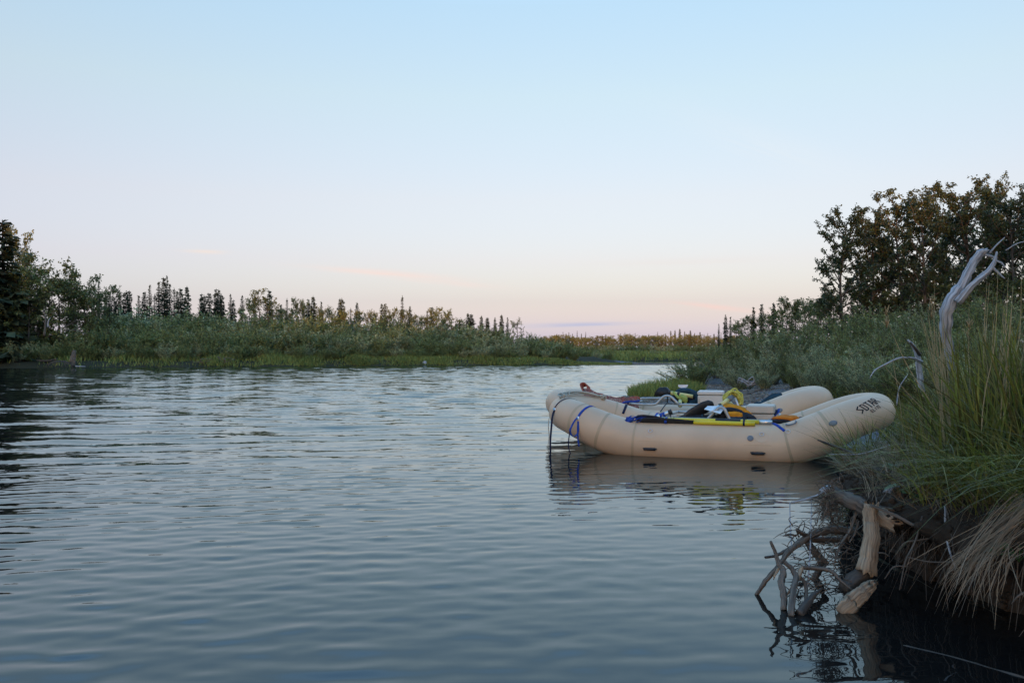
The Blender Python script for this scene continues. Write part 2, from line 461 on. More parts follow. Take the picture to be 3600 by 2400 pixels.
# water
wm = bpy.data.materials.new('river_water'); wm.use_nodes = True
_t = wm.node_tree; _N = _t.nodes; _L = _t.links; _b = _N['Principled BSDF']
_b.inputs['Base Color'].default_value = (.008, .010, .011, 1); _b.inputs['Roughness'].default_value = .02
_b.inputs['IOR'].default_value = 1.333; _b.inputs['Specular IOR Level'].default_value = .5
_tc = _N.new('ShaderNodeTexCoord')
def wnoise(scale, stretch, det, rot=0.0, rough=.5):
    mp = _N.new('ShaderNodeMapping'); mp.inputs['Scale'].default_value = stretch; mp.inputs['Rotation'].default_value = (0, 0, rot)
    _L.new(_tc.outputs['Object'], mp.inputs[0])
    n = _N.new('ShaderNodeTexNoise'); n.inputs['Scale'].default_value = scale; n.inputs['Detail'].default_value = det; n.inputs['Roughness'].default_value = rough
    _L.new(mp.outputs[0], n.inputs['Vector']); return n.outputs[0]
def wmth(op, a, b):
    n = _N.new('ShaderNodeMath'); n.operation = op
    for i, v in enumerate((a, b)):
        if isinstance(v, (int, float)): n.inputs[i].default_value = v
        else: _L.new(v, n.inputs[i])
    return n.outputs[0]
def wnoise_c(scale, stretch, det, rot=0.0, off=0.0):
    mp = _N.new('ShaderNodeMapping'); mp.inputs['Scale'].default_value = stretch; mp.inputs['Rotation'].default_value = (0, 0, rot); mp.inputs['Location'].default_value = (off, off, off)
    _L.new(_tc.outputs['Object'], mp.inputs[0])
    n = _N.new('ShaderNodeTexNoise'); n.inputs['Scale'].default_value = scale; n.inputs['Detail'].default_value = det
    _L.new(mp.outputs[0], n.inputs['Vector'])
    s_ = _N.new('ShaderNodeVectorMath'); s_.operation = 'SUBTRACT'; _L.new(n.outputs['Color'], s_.inputs[0]); s_.inputs[1].default_value = (.5, .5, .5)
    return s_.outputs[0]
def vscale(v, f):
    n = _N.new('ShaderNodeVectorMath'); n.operation = 'SCALE'; _L.new(v, n.inputs[0])
    if isinstance(f, (int, float)): n.inputs['Scale'].default_value = f
    else: _L.new(f, n.inputs['Scale'])
    return n.outputs[0]
def vadd(a, b):
    n = _N.new('ShaderNodeVectorMath'); n.operation = 'ADD'; _L.new(a, n.inputs[0]); _L.new(b, n.inputs[1]); return n.outputs[0]
lane = wnoise(.16, (1, 2.2, 1), 3.0, .1)          # patches of ruffled and smooth water
dep = _N.new('ShaderNodeSeparateXYZ'); _L.new(_tc.outputs['Object'], dep.inputs[0])
def mrange(v, a, b, c, d):
    r = _N.new('ShaderNodeMapRange'); _L.new(v, r.inputs[0]); r.inputs[1].default_value = a; r.inputs[2].default_value = b; r.inputs[3].default_value = c; r.inputs[4].default_value = d
    return r.outputs[0]
lm = mrange(lane, .36, .64, .45, 1.0)
flow = mrange(dep.outputs[1], 6.0, 20.0, .24, 1.0)      # the open current is more ruffled than the lee of the bank
# the left side lies in the main current
flowx = mrange(dep.outputs[0], -6.0, 3.0, 1.2, 1.0)
amp_ = wmth('MULTIPLY', wmth('MULTIPLY', lm, flow), flowx)
rip = vadd(vscale(wnoise_c(2.0, (1, 3.2, 1), 2.0, .12), .19), vscale(wnoise_c(9.0, (1, 2.2, 1), 1.0, -.1, 3.3), .15))
geo = _N.new('ShaderNodeNewGeometry')
flat_ = _N.new('ShaderNodeVectorMath'); flat_.operation = 'MULTIPLY'; _L.new(vscale(rip, amp_), flat_.inputs[0]); flat_.inputs[1].default_value = (.55, 1.0, 0.0)
nn = _N.new('ShaderNodeVectorMath'); nn.operation = 'NORMALIZE'; _L.new(vadd(geo.outputs['Normal'], flat_.outputs[0]), nn.inputs[0])
_L.new(nn.outputs[0], _b.inputs['Normal'])
# river water: dark body under a very slightly blue mirror
_fr = _N.new('ShaderNodeFresnel'); _fr.inputs['IOR'].default_value = 1.50; _L.new(nn.outputs[0], _fr.inputs['Normal'])
_gl = _N.new('ShaderNodeBsdfGlossy'); _gl.inputs['Color'].default_value = (.82, .945, 1.0, 1); _gl.inputs['Roughness'].default_value = .02; _L.new(nn.outputs[0], _gl.inputs['Normal'])
_df = _N.new('ShaderNodeBsdfDiffuse'); _df.inputs['Color'].default_value = (.009, .0085, .008, 1)
_mx = _N.new('ShaderNodeMixShader'); _L.new(_fr.outputs[0], _mx.inputs[0]); _L.new(_df.outputs[0], _mx.inputs[1]); _L.new(_gl.outputs[0], _mx.inputs[2])
_L.new(_mx.outputs[0], _N['Material Output'].inputs[0]); _N.remove(_b)
def lines_(lo, hi, segs):
    """grid lines: list of (from, to, step) with geometric fill in between"""
    a = []
    for f, t, st in segs: a += list(np.arange(f, t, st))
    return np.array(a)
ax_ = np.concatenate([-np.geomspace(1500, 48, 26), np.arange(-46, -7, .36), np.arange(-7, 6, .06), np.arange(6, 24, .36), np.geomspace(25, 1500, 26)])
ay_ = np.concatenate([np.linspace(-69, 0, 14), np.arange(.6, 2.2, .12), np.arange(2.2, 9.5, .028), np.arange(9.5, 14, .05), np.arange(14, 30, .085), np.arange(30, 86, .13), np.geomspace(87, 420, 30)])
WX, WY = np.meshgrid(ax_, ay_)
g = np.random.default_rng(3)
WZ = np.zeros_like(WX)
nr = (ay_ < 17)                                    # short ripples are only meshed near the camera
X1, Y1 = WX[nr], WY[nr]; Z1 = np.zeros_like(X1)
for i in range(54):
    lam = g.choice([.11, .13, .16, .20, .27, .38], p=[.2, .24, .24, .18, .1, .04]) * g.uniform(.85, 1.15)
    th = radians(90 + 17) + g.normal(0, radians(17 if lam > .3 else 24))
    k = 2 * pi / lam
    amp = .016 * lam ** 1.05 * g.uniform(.5, 1.1)
    mod = .55 + .45 * np.sin(X1 * g.uniform(.25, .9) + Y1 * g.uniform(-.9, .9) + g.uniform(0, 6))
    kx = k * cos(th); ky = k * sin(th)
    warp = .5 * np.sin(.7 * X1 + g.uniform(0, 6)) + .3 * np.sin(.9 * Y1 + 1.1 * X1)
    Z1 += amp * .20 * mod * np.sin(kx * X1 + ky * Y1 + g.uniform(0, 6.28) + warp)
lee = .45 + .55 * sstep(-X1 + .10 * Y1, -1.5, 2.5)
Z1 *= (1 - sstep(Y1, 9.0, 16)) * (1 - sstep(np.abs(X1), 5.5, 8)) * sstep(Y1, -1, 1.5) * lee
Z1 *= 1 - .75 * np.exp(-((X1 - 2.5) / 2.2) ** 2 - ((Y1 - 10) / 1.9) ** 2)
WZ[nr] += Z1
fr = (ay_ > 6) & (ay_ < 90); X2, Y2 = WX[fr], WY[fr]; Z2 = np.zeros_like(X2)
for i in range(34):                                # wavelets on the open current
    lam = g.uniform(.42, 1.5); th = radians(90) + g.normal(0, radians(26)); k = 2 * pi / lam
    mod = .5 + .5 * np.sin(X2 * g.uniform(.1, .5) + Y2 * g.uniform(-.5, .5) + g.uniform(0, 6))
    Z2 += .021 / k * mod * np.sin(k * cos(th) * X2 + k * sin(th) * Y2 + g.uniform(0, 6.28) + .8 * np.sin(.31 * X2 + .2 * Y2 + i))
open_ = sstep(Y2 - .9 * np.clip(X2, -6, 3), 6.5, 19) * (1 - sstep(np.abs(X2 + 10), 30, 38))
Z2 *= open_ * (1 - sstep(Y2, 80, 88))
WZ[fr] += Z2 * 1.15
water = mobj('river_water', gmesh('river_water', WX, WY, WZ, wm)); water['kind'] = 'structure'
print('WATER', WX.shape)
# ================================================================== vegetation
def unit(v): return v / (np.linalg.norm(v, axis=-1, keepdims=True) + 1e-9)
def leaves(c, d, length, width, g, bend=.0):
    """diamond leaf quads at c pointing along d"""
    n = len(c); d = unit(d)
    r = unit(g.normal(size=(n, 3))); s = unit(np.cross(d, r))
    L = np.asarray(length).reshape(-1, 1) * np.ones((n, 1)); W = np.asarray(width).reshape(-1, 1) * np.ones((n, 1))
    m = c + d * L * .45
    tip = c + d * L - np.array([0, 0, 1.]) * bend * L
    return np.stack([c, m + s * W * .5, tip, m - s * W * .5], 1)
def tube_mesh(segs, sides, mat, name):
    mb = MB()
    for path, rad in segs: mb.tube(path, rad, sides, cap=True)
    me_o = mb
    V = np.concatenate(mb.v); me = bpy.data.meshes.new(name); me.from_pydata(V.tolist(), [], mb.f)
    me.polygons.foreach_set('use_smooth', np.ones(len(me.polygons), bool)); me.materials.append(mat); me.update()
    return me
def make_willow(seed, nst, H, spread, per_stem, L, W, mat, side=5, name='willow'):
    """many-stemmed bush with upright leafy shoots; unit built at origin, height H"""
    g = np.random.default_rng(seed); C = []; Dd = []; segs = []
    for i in range(nst):
        a = g.uniform(0, 2 * pi); lean = spread * sqrt(g.uniform(0.02, 1))
        h = H * g.uniform(.62, 1.0) * (1 - .25 * (lean / spread) ** 2)
        t = np.linspace(0, 1, 7)
        base = np.array([cos(a), sin(a), 0]) * lean * .25
        out = np.array([cos(a + g.normal(0, .3)), sin(a + g.normal(0, .3)), 0]) * lean * .85
        path = base + out * (t ** 1.5)[:, None] + np.array([0, 0, h]) * t[:, None]
        path[:, :2] += g.normal(0, .04 * H / 3, (7, 2)) * t[:, None]
        segs.append((path, np.linspace(.022, .004, 7) * H / 3))
        shoots = [path[1:]]
        for k in range(side):
            q = g.uniform(.06, .85); p0 = np.array([np.interp(q, t, path[:, j]) for j in range(3)])
            b = g.uniform(0, 2 * pi); ln = h * g.uniform(.16, .34) * (1.15 - q * .5)
            dv = np.array([cos(b), sin(b), 0]) * .75 + np.array([0, 0, g.uniform(.35, 1.0)])
            dv /= np.linalg.norm(dv)
            tt = np.linspace(0, 1, 4)[:, None]
            sp = p0 + dv * ln * tt + np.array([0, 0, .12 * ln]) * tt ** 2
            shoots.append(sp); segs.append((sp[[0, 3]], np.array([.008, .003]) * H / 3))
        tot = sum(np.linalg.norm(s[-1] - s[0]) for s in shoots)
        for s in shoots:
            ln = np.linalg.norm(s[-1] - s[0]); n = max(3, int(per_stem * ln / tot))
            q = g.uniform(0.0, 1.0, n) ** .95 * (len(s) - 1); i0 = np.minimum(q.astype(int), len(s) - 2); f = (q - i0)[:, None]
            c = s[i0] * (1 - f) + s[i0 + 1] * f; ax = unit(s[i0 + 1] - s[i0])
            d = ax * g.uniform(.3, 1.0, (n, 1)) + unit(g.normal(size=(n, 3))) * .75
            C.append(c + g.normal(0, .02 * H / 3, (n, 3))); Dd.append(d)
    C = np.concatenate(C); Dd = np.concatenate(Dd); n = len(C)
    Q = leaves(C, Dd, L * g.uniform(.6, 1.25, n), W * g.uniform(.7, 1.2, n), g, .1)
    return qmesh(name + '_leaves', Q, 4, mat), tube_mesh(segs, 4, M['bark'], name + '_stems')
def make_broadleaf(seed, H, crown_w, crown_lo, nlimb, nleaf, L, W, mat, bark, lean=0.0, clump=.30, sparse=0.0, name='tree'):
    """tapered trunk, ascending limbs, leafy shoots in separate clumps"""
    g = np.random.default_rng(seed); segs = []; C = []; Dd = []
    t = np.linspace(0, 1, 9)
    trunk = np.stack([lean * t ** 1.3 * H * .5 + .02 * H * np.sin(5 * t + seed), .015 * H * np.sin(4 * t + 2 * seed), H * .97 * t], 1)
    segs.append((trunk, np.linspace(.017, .003, 9) * H))
    tips = []
    for i in range(nlimb):
        q = crown_lo + (1 - crown_lo) * ((i + g.uniform(0, 1)) / nlimb) * .97
        p0 = np.array([np.interp(q, t, trunk[:, j]) for j in range(3)])
        u = (q - crown_lo) / (1 - crown_lo)
        prof = (sin(pi * min(1, .12 + .80 * u)) ** .8)
        ln = crown_w * prof * g.uniform(.55, 1.12) + .05 * H
        a = g.uniform(0, 2 * pi) if i % 2 else (i * 2.4 + g.normal(0, .3))
        up = .35 + .75 * u + g.normal(0, .12)
        dv = np.array([cos(a), sin(a), up]); dv /= np.linalg.norm(dv)
        tt = np.linspace(0, 1, 5)[:, None]
        lp = p0 + dv * ln * tt + np.array([0, 0, .22 * ln]) * tt ** 2
        lp[1:] += g.normal(0, .03 * ln, (4, 3))
        segs.append((lp, np.linspace(.006, .0018, 5) * H * (1.1 - .5 * u)))
        tips.append((lp, ln))
    tips.append((trunk[6:], .25 * H))
    sh = []
    for lp, ln in tips:
        ns = max(3, int(4 + ln * 3.0))
        for k in range(ns):
            q = g.uniform(.25, 1.0) ** .7 * (len(lp) - 1); i0 = min(int(q), len(lp) - 2); f = q - i0
            p0 = lp[i0] * (1 - f) + lp[i0 + 1] * f
            if g.uniform() < sparse: continue
            dv = unit(g.normal(size=3) * np.array([1, 1, .5]) + np.array([0, 0, .75]))
            l2 = clump * g.uniform(1.2, 3.2)
            sh.append((p0, p0 + dv * l2)); segs.append((np.array([p0, p0 + dv * l2 * .8]), np.array([.0016, .0007]) * H))
    per = max(6, nleaf // max(1, len(sh)))
    for p0, p1 in sh:
        n = int(per * g.uniform(.5, 1.5)); q = g.uniform(.15, 1, n)[:, None]
        C.append(p0 + (p1 - p0) * q + g.normal(0, clump * .27, (n, 3))); Dd.append(g.normal(size=(n, 3)) + np.array([0, 0, -.3]) + unit(p1 - p0) * .5)
    C = np.concatenate(C); Dd = np.concatenate(Dd); n = len(C)
    Q = leaves(C, Dd, L * g.uniform(.6, 1.3, n), W * g.uniform(.7, 1.25, n), g, .15)
    return qmesh(name + '_leaves', Q, 4, mat), tube_mesh(segs, 5, bark, name + '_wood')
def make_spruce(seed, H, W, mat, club=0.0, dens=1.0, lo=.04, name='spruce'):
    """spire spruce: whorls of drooping boughs made of needle sprays"""
    g = np.random.default_rng(seed); segs = [(np.array([[0, 0, 0], [.02 * H * g.normal() * .3, 0, H * .5], [0, 0, H]]), np.array([.016, .010, .0015]) * H)]
    C = []; Dd = []; Ls = []; Ws = []
    z = lo * H; gap = 0
    while z < H * .985:
        u = z / H
        prof = (1 - u) ** .75 * (1 + .25 * g.normal())
        if club: prof = max(prof, club * (.25 + .75 * math.exp(-((u - .86) / .10) ** 2)) * (1 if u < .97 else .4))
        prof *= 1 - .35 * max(0, sin(9 * u + seed)) * (u > .3)
        R = W * max(prof, .04)
        nb = int(g.integers(5, 9))
        a0 = g.uniform(0, 2 * pi)
        for b in range(nb):
            if g.uniform() < .12: continue
            a = a0 + 2 * pi * b / nb + g.normal(0, .25); r = R * g.uniform(.6, 1.15)
            dv = np.array([cos(a), sin(a), 0]); droop = -.35 - .25 * (1 - u) + .5 * u
            n = max(3, int(dens * (4 + 7 * r / W)))
            q = np.linspace(.05, .95, n); zz = droop * r * q + .22 * r * q ** 2
            p = np.array([0, 0, z]) + dv * (r * q)[:, None] + np.array([0, 0, 1.]) * zz[:, None] + g.normal(0, .03 * W, (n, 3))
            side = np.cross(dv, [0, 0, 1.])
            C.append(p); Dd.append(dv * .8 + side * g.choice([-1, 1], (n, 1)) * g.uniform(.1, .9, (n, 1)) + np.array([0, 0, 1.]) * g.uniform(-.55, .1, (n, 1)))
            sz = (.30 * W + .10 * r) * g.uniform(.7, 1.3, n) * (.65 + .6 * (1 - u))
            Ls.append(sz); Ws.append(sz * g.uniform(.45, .7, n))
        z += H * .021 * g.uniform(.8, 1.3)
    n = 10
    C.append(np.stack([np.zeros(n), np.zeros(n), np.linspace(.9, .985, n) * H], 1)); Dd.append(g.normal(0, .5, (n, 3)) + np.array([0, 0, .8])); Ls.append(np.full(n, .035 * H)); Ws.append(np.full(n, .012 * H))
    C = np.concatenate(C); Dd = np.concatenate(Dd)
    Q = leaves(C, Dd, np.concatenate(Ls), np.concatenate(Ws), g, .12)
    return qmesh(name + '_needles', Q, 4, mat), tube_mesh(segs, 5, M['bark_dark'], name + '_trunk')

def plant(proto, name, x, y, z, H, label, cat, group=None, rot=None, H0=1.0, sxy=1.0, parts=('crown', 'trunk'), g=RNG):
    """one plant as a thing of its own: an Empty at its foot with crown and trunk children sharing mesh data"""
    o = bpy.data.objects.new(name, None); o.empty_display_size = .3
    o.location = (float(x), float(y), float(z)); s = H / H0
    o.scale = (s * sxy, s * sxy, s); o.rotation_euler = (0, 0, float(g.uniform(0, 6.28)) if rot is None else rot)
    col.objects.link(o); tag(o, label, cat, group)
    for nm, me in zip(parts, proto):
        c = bpy.data.objects.new(nm, me); col.objects.link(c); c.parent = o
    return o

# ---- prototypes (real sizes; copies are scaled by a few per cent up to about two-fold)
WB = [make_willow(20 + i, 26, 3.0, 1.45, 400, .095, .030, M['willow_silver' if i % 2 else 'willow'], 9) for i in range(4)]          # mid-ground, right
WF = [make_willow(40 + i, 20, 3.0, 1.6, 150, .18, .075, M['willow' if i % 3 else 'willow_silver'], 7) for i in range(5)]            # far bank
SP = [make_spruce(60 + i, 10.0, [1.05, .8, 1.25, .7, 1.0, 1.45][i], M['spruce'], club=[0, 0, 0, .35, .45, 0][i]) for i in range(6)]
CW = [make_broadleaf(80 + i, 10.0, [2.5, 2.1, 2.7, 2.2][i], .12, 37, 11500, .15, .11, M['poplar'], M['bark'], lean=[-.05, .04, .02, -.03][i], clump=.25, sparse=.10) for i in range(4)]
AL = [make_broadleaf(90 + i, 6.0, 1.5, .12, 22, 2600, .17, .11, M['alder'], M['bark'], clump=.26) for i in range(3)]                 # small far-bank broadleaf
AS = [make_broadleaf(95 + i, 6.0, 1.1, .35, 13, 900, .17, .11, M['alder'], M['bark'], lean=.1, clump=.22, sparse=.25) for i in range(3)]   # sparse, see-through

def top_plant(proto, name, px, ptop, D, H0, label, cat, group=None, sxy=1.0, rot=None):
    """stand a plant on the ground at bearing px and depth D, as tall as the photograph shows"""
    x = (px - HX) / FPX * D; z = ground_z(x, D); H = CAM_H + (HY - ptop) / FPX * D - z
    if 'poplar' in name or 'alder' in name: H *= .90
    return plant(proto, name, x, D, z - .05, H + .05, label, cat, group, H0=H0, sxy=sxy, rot=rot)
g = np.random.default_rng(11)
ORD = ['first', 'second', 'third', 'fourth', 'fifth', 'sixth', 'seventh', 'eighth', 'ninth', 'tenth', 'eleventh', 'twelfth', 'thirteenth', 'fourteenth', 'fifteenth']
def ordl(label, i): return label + ', ' + ORD[i] + ' from the left'
# ---- far-bank skyline spruces
def spruces(rows, D0, label, group, kinds=(0, 1, 2, 4)):
    for i, (px, pt) in enumerate(sorted(rows)):
        top_plant(SP[kinds[i % len(kinds)]], 'spruce_tree', px, pt, D0 + g.uniform(-4, 6), 10.0, ordl(label, i), 'spruce', group, sxy=g.uniform(.95, 1.35))
spruces([(415, 1021), (423, 1027), (442, 1023), (455, 1021)], 96, 'short dark spruce in the low clump right of the left-bank poplars', 'low spruce clump')
spruces([(488, 1038), (508, 1025), (527, 1001), (544, 1033), (558, 990), (576, 976), (597, 997), (612, 1012), (623, 1023), (635, 1014)], 98,
        'narrow dark spruce in the tallest clump on the left skyline', 'tall left spruce clump', (1, 0, 1, 3))
top_plant(SP[1], 'spruce_tree', 587, 968, 97, 10, 'tallest spruce spire, in the middle of the left skyline clump', 'spruce', sxy=.75)
top_plant(SP[2], 'spruce_tree', 657, 1004, 95, 10, 'broad conical spruce at the right edge of the tallest skyline clump', 'spruce', sxy=.95)
spruces([(708, 1033), (716, 1038), (735, 1029), (759, 1016), (769, 1018), (780, 1033)], 98, 'dark spruce in the blocky row right of the tallest clump', 'blocky spruce row', (0, 2, 4, 0))
spruces([(810, 1033), (820, 1055), (852, 1038), (896, 1033), (947, 1021)], 100, 'lone spruce spire poking up beside the thin tall far-bank tree', 'spaced spruce spires', (1, 0, 1))
spruces([(988, 1070), (1009, 1049), (1084, 1052), (1101, 1039), (1130, 1060), (1233, 1084), (1255, 1063)], 104, 'small spruce spire among yellow-green brush on the middle far bank', 'middle far-bank spruces', (1, 3, 0, 2))
spruces([(1195, 1050), (1203, 1049)], 104, 'spruce of the twin pair on the middle far-bank skyline', 'twin spruces', (0, 2))
spruces([(1342, 1067), (1354, 1066)], 105, 'flat-topped spruce left of the club-topped spruce on the far bank', 'flat-topped spruces', (4, 4))
top_plant(SP[3], 'spruce_tree', 1414, 1040, 103, 10, 'slim club-topped spruce standing above the middle of the far bank', 'spruce', sxy=1.1)
spruces([(1441, 1076), (1502, 1093), (1518, 1079)], 106, 'small dark spruce just right of the club-topped one', 'spruces right of the club top', (0, 1))
spruces([(1645, 1099), (1657, 1103), (1692, 1109), (1713, 1115)], 104, 'dense dark conifer in the stepped row on the far bank', 'stepped conifers', (2, 5))
spruces([(1740, 1115), (1763, 1105), (1784, 1115)], 100, 'spruce of the close trio ending the far-bank skyline', 'end trio of spruces', (0, 2, 1))
# ---- far-bank broadleaf trees on the skyline
for i_, (px, pt) in enumerate(sorted([(1040, 1048), (1068, 1052), (1160, 1072), (1300, 1085), (1320, 1090), (1385, 1082), (1460, 1098), (1480, 1105)])):
    top_plant(AL[int(g.integers(3))], 'poplar_tree', px, pt, 100 + g.uniform(-3, 5), 6.0, ordl('small yellow-green leafy tree between the middle far-bank spruces', i_), 'tree', 'leafy skyline trees', sxy=.62)
for i_, (px, pt) in enumerate(sorted([(1536, 1081), (1570, 1084), (1618, 1115)])):
    top_plant(AL[int(g.integers(3))], 'poplar_tree', px, pt, 99, 6.0, ordl('round dark leafy tree right of the club-topped spruce', i_), 'tree', 'round dark skyline trees', sxy=.9)
top_plant(AS[0], 'poplar_tree', 1822, 1116, 96, 6.0, 'thin see-through leafy tree right of the end trio of spruces', 'tree', sxy=1.1)
top_plant(AS[1], 'poplar_tree', 915, 1010, 88, 6.0, 'tall thin tree with sparse twigs rising from the far-bank willows', 'tree', sxy=1.0)
top_plant(AS[2], 'poplar_tree', 945, 1030, 88, 6.0, 'thin leafy tree leaning right beside the tall sparse one', 'tree', sxy=1.1)
for i_, (px, pt) in enumerate(sorted([(880, 1050), (1130, 1075), (1205, 1090), (1260, 1085), (1360, 1095), (1420, 1088), (1500, 1105), (1560, 1115), (990, 1075), (1020, 1085)])):
    top_plant(AL[int(g.integers(3))], 'poplar_tree', px, pt, 97 + g.uniform(-4, 4), 6.0, ordl('low leafy tree filling the far-bank brush below the spruces', i_), 'tree', 'low far-bank trees', sxy=.95)
# ---- left bank: big spruce, poplars and alders close to the water
top_plant(SP[5], 'spruce_tree', 8, 772, 69.5, 10, 'big dark spruce cut by the left edge of the picture', 'spruce', sxy=1.7)
top_plant(SP[2], 'spruce_tree', -40, 840, 68.5, 10, 'broad spruce standing half out of view at the left edge', 'spruce', sxy=1.8)
top_plant(AL[0], 'poplar_tree', 52, 800, 78, 6.0, 'leafy poplar with a pointed top beside the big left spruce', 'tree', sxy=.55)
top_plant(AL[1], 'poplar_tree', 92, 870, 77, 6.0, 'dense leafy poplar bulging right of the big left spruce', 'tree', sxy=.95)
top_plant(AS[0], 'poplar_tree', 262, 905, 74, 6.0, 'tall poplar with a sparse rounded tuft of leaves on the left bank', 'tree', sxy=1.0)
top_plant(AS[1], 'poplar_tree', 345, 960, 78, 6.0, 'thin poplar with few leaves right of the tufted one', 'tree', sxy=.9)
top_plant(AS[2], 'poplar_tree', 385, 985, 80, 6.0, 'outermost sparse poplar on the right of the left-bank trees', 'tree', sxy=.9)
for i_, (px, pt, D) in enumerate(sorted([(130, 935, 71), (165, 955, 72), (205, 960, 72), (245, 985, 74), (300, 1000, 75), (60, 960, 70), (100, 1000, 69.5), (330, 1030, 77)])):
    top_plant(AL[int(g.integers(3))], 'alder_tree', px, pt, D, 6.0, ordl('grey-green alder in the dense thicket on the left bank', i_), 'alder', 'left-bank alders', sxy=1.1)
top_plant(SP[0], 'spruce_tree', 252, 955, 78, 10, 'dark spruce half hidden behind the left-bank tufted poplar', 'spruce', sxy=.8)
top_plant(SP[1], 'spruce_tree', 348, 985, 80, 10, 'slim dark spruce behind the thin poplars on the left bank', 'spruce', sxy=.9)
for i_, (px, pt) in enumerate(sorted([(371, 1030), (386, 1022), (402, 1045)])):
    top_plant(SP[0], 'spruce_tree', px, pt, 84, 10, ordl('small spruce at the right foot of the left-bank poplars', i_), 'spruce', 'small left-bank spruces', sxy=.8)
# ---- far-bank willows: rows of bushes, the front ones lower
nW = 0
def willow_row(px0, px1, step, d_in, h0, h1, label, group, sxy=1.0, protos=WF, ylimit=None):
    global nW
    px = px0
    while px < px1:
        # walk out along the bearing until d_in metres of land have been crossed
        k = (px - HX) / FPX; ys = np.arange(55, 150, .5); sd = sdist(k * ys, ys)
        cand = ys[(sd > d_in) & (ys > 60)]
        y = cand[0] + g.uniform(-1.0, 1.0); x = k * y
        H = g.uniform(h0, h1) * float(np.interp(px, [300, 900, 1500, 2000], [1.06, 1.0, .9, .72])); z = ground_z(x, y)
        plant(protos[int(g.integers(len(protos)))], 'willow_bush', x, y, z - .05, H, label, 'willow', group, H0=3.0, sxy=sxy * g.uniform(.9, 1.25), parts=('foliage', 'stems'), g=g); nW += 1
        px += step * g.uniform(.7, 1.3)
willow_row(330, 1980, 40, 2.6, 1.3, 2.0, 'low grey-green willow in the front row on the far bank', 'front-row far willows')
willow_row(-30, 2020, 36, 5.0, 2.4, 3.3, 'mid-height grey-green willow in the second row on the far bank', 'second-row far willows')
willow_row(340, 1900, 36, 9.0, 3.0, 3.8, 'tall willow in the back row under the far-bank spruces', 'back-row far willows')
willow_row(380, 1800, 34, 14, 4.0, 4.7, 'shaded willow at the foot of the far-bank spruces', 'rearmost far willows')
willow_row(380, 1650, 40, 20, 4.6, 5.3, 'tallest willow brush filling the gaps between far-bank spruces', 'gap-filling far willows')
willow_row(-60, 340, 34, 2.0, 1.3, 2.2, 'dark low willow overhanging the left-bank water', 'left-bank waterside willows')
for i_, (px, pt, D) in enumerate(sorted([(1890, 1168, 92), (1930, 1175, 95), (1975, 1190, 98), (2010, 1205, 100), (1850, 1160, 92), (1950, 1200, 90), (2060, 1215, 101), (2100, 1222, 102), (2140, 1226, 103), (2020, 1222, 96)])):
    top_plant(WF[int(g.integers(5))], 'willow_bush', px, pt, D, 3.0, ordl('willow on the tapering far-bank end behind the gravel spit', i_), 'willow', 'spit-end willows', sxy=1.15)
# ---- the bend far off: sunlit spruces and brush
FARX = [(1979, 1166), (1990, 1172), (2000, 1168), (2013, 1172), (2029, 1162), (2044, 1172), (2059, 1166), (2075, 1185), (2098, 1178), (2117, 1178), (2130, 1174), (2155, 1178), (2182, 1172),
        (2197, 1168), (2214, 1170), (2233, 1170), (2247, 1178), (2258, 1176), (2281, 1174), (2312, 1166), (2358, 1162), (2373, 1160), (2390, 1155), (2407, 1164), (2427, 1160), (2442, 1170), (2461, 1166),
        (2488, 1170), (2510, 1172), (2535, 1168), (2340, 1172), (2420, 1172), (2475, 1174), (1958, 1172)]
for px, pt in FARX:
    top_plant(SP[int(g.integers(5))], 'spruce_tree', px, pt, 270 + g.uniform(-15, 25), 10, 'tiny distant spruce lit orange beyond the river bend', 'spruce', 'sunlit spruces beyond the bend', sxy=g.uniform(.8, 1.1))
for i in range(84):
    px = 1900 + i * 9 + g.uniform(-8, 8)
    top_plant(AL[int(g.integers(3))], 'poplar_tree', px, 1184 + g.uniform(-10, 12), 235 + g.uniform(-15, 15), 6.0, 'small distant leafy tree lit orange-brown beyond the bend', 'tree', 'sunlit leafy trees beyond the bend', sxy=1.7)
for i in range(40):
    px = 1990 + i * 15 + g.uniform(-6, 6)
    top_plant(WF[int(g.integers(5))], 'willow_bush', px, 1208 + g.uniform(-6, 8), 165 + g.uniform(-8, 12), 3.0, 'distant olive brush along the far shore of the bend', 'shrub', 'brush along the bend', sxy=1.4)
for i in range(26):
    px = 2040 + i * 20 + g.uniform(-6, 6)
    top_plant(WF[int(g.integers(5))], 'willow_bush', px, 1228 + g.uniform(-5, 7), 124 + g.uniform(-4, 8), 3.0, 'green willow on the shore behind the small back channel', 'willow', 'back-channel willows', sxy=1.8)
# ---- right bank: poplar grove
CT = [(0, 2961, 722, 43, 1.0, 'leftmost tall poplar of the right-hand grove, thin crown against the sky'),
      (1, 3060, 725, 45, .95, 'dense dark poplar just right of the leftmost one in the grove'),
      (2, 3160, 665, 44, 1.0, 'poplar with ragged see-through top in the middle of the grove'),
      (3, 3245, 640, 42, .95, 'tall upright poplar left of the sunlit trunk in the grove'),
      (0, 3395, 622, 43, 1.05, 'highest broad poplar of the grove with a sunlit brown trunk'),
      (1, 3465, 612, 46, .85, 'narrow poplar topping the right of the grove with a spiky leader'),
      (2, 3560, 650, 41, 1.05, 'big dark poplar of the grove beside the right edge'),
      (3, 3660, 650, 42, 1.1, 'poplar of the grove cut by the right edge of the picture'),
      (3, 3110, 790, 50, 1.05, 'shorter shaded poplar behind the middle of the grove'),
      (1, 3320, 720, 50, 1.1, 'dark poplar behind the gap left of the sunlit trunk'),
      (0, 3500, 720, 52, 1.1, 'rear poplar filling the right of the grove')]
for k, px, pt, D, s, lab in CT: top_plant(CW[k], 'poplar_tree', px, pt, D, 10.0, lab, 'poplar', sxy=s)
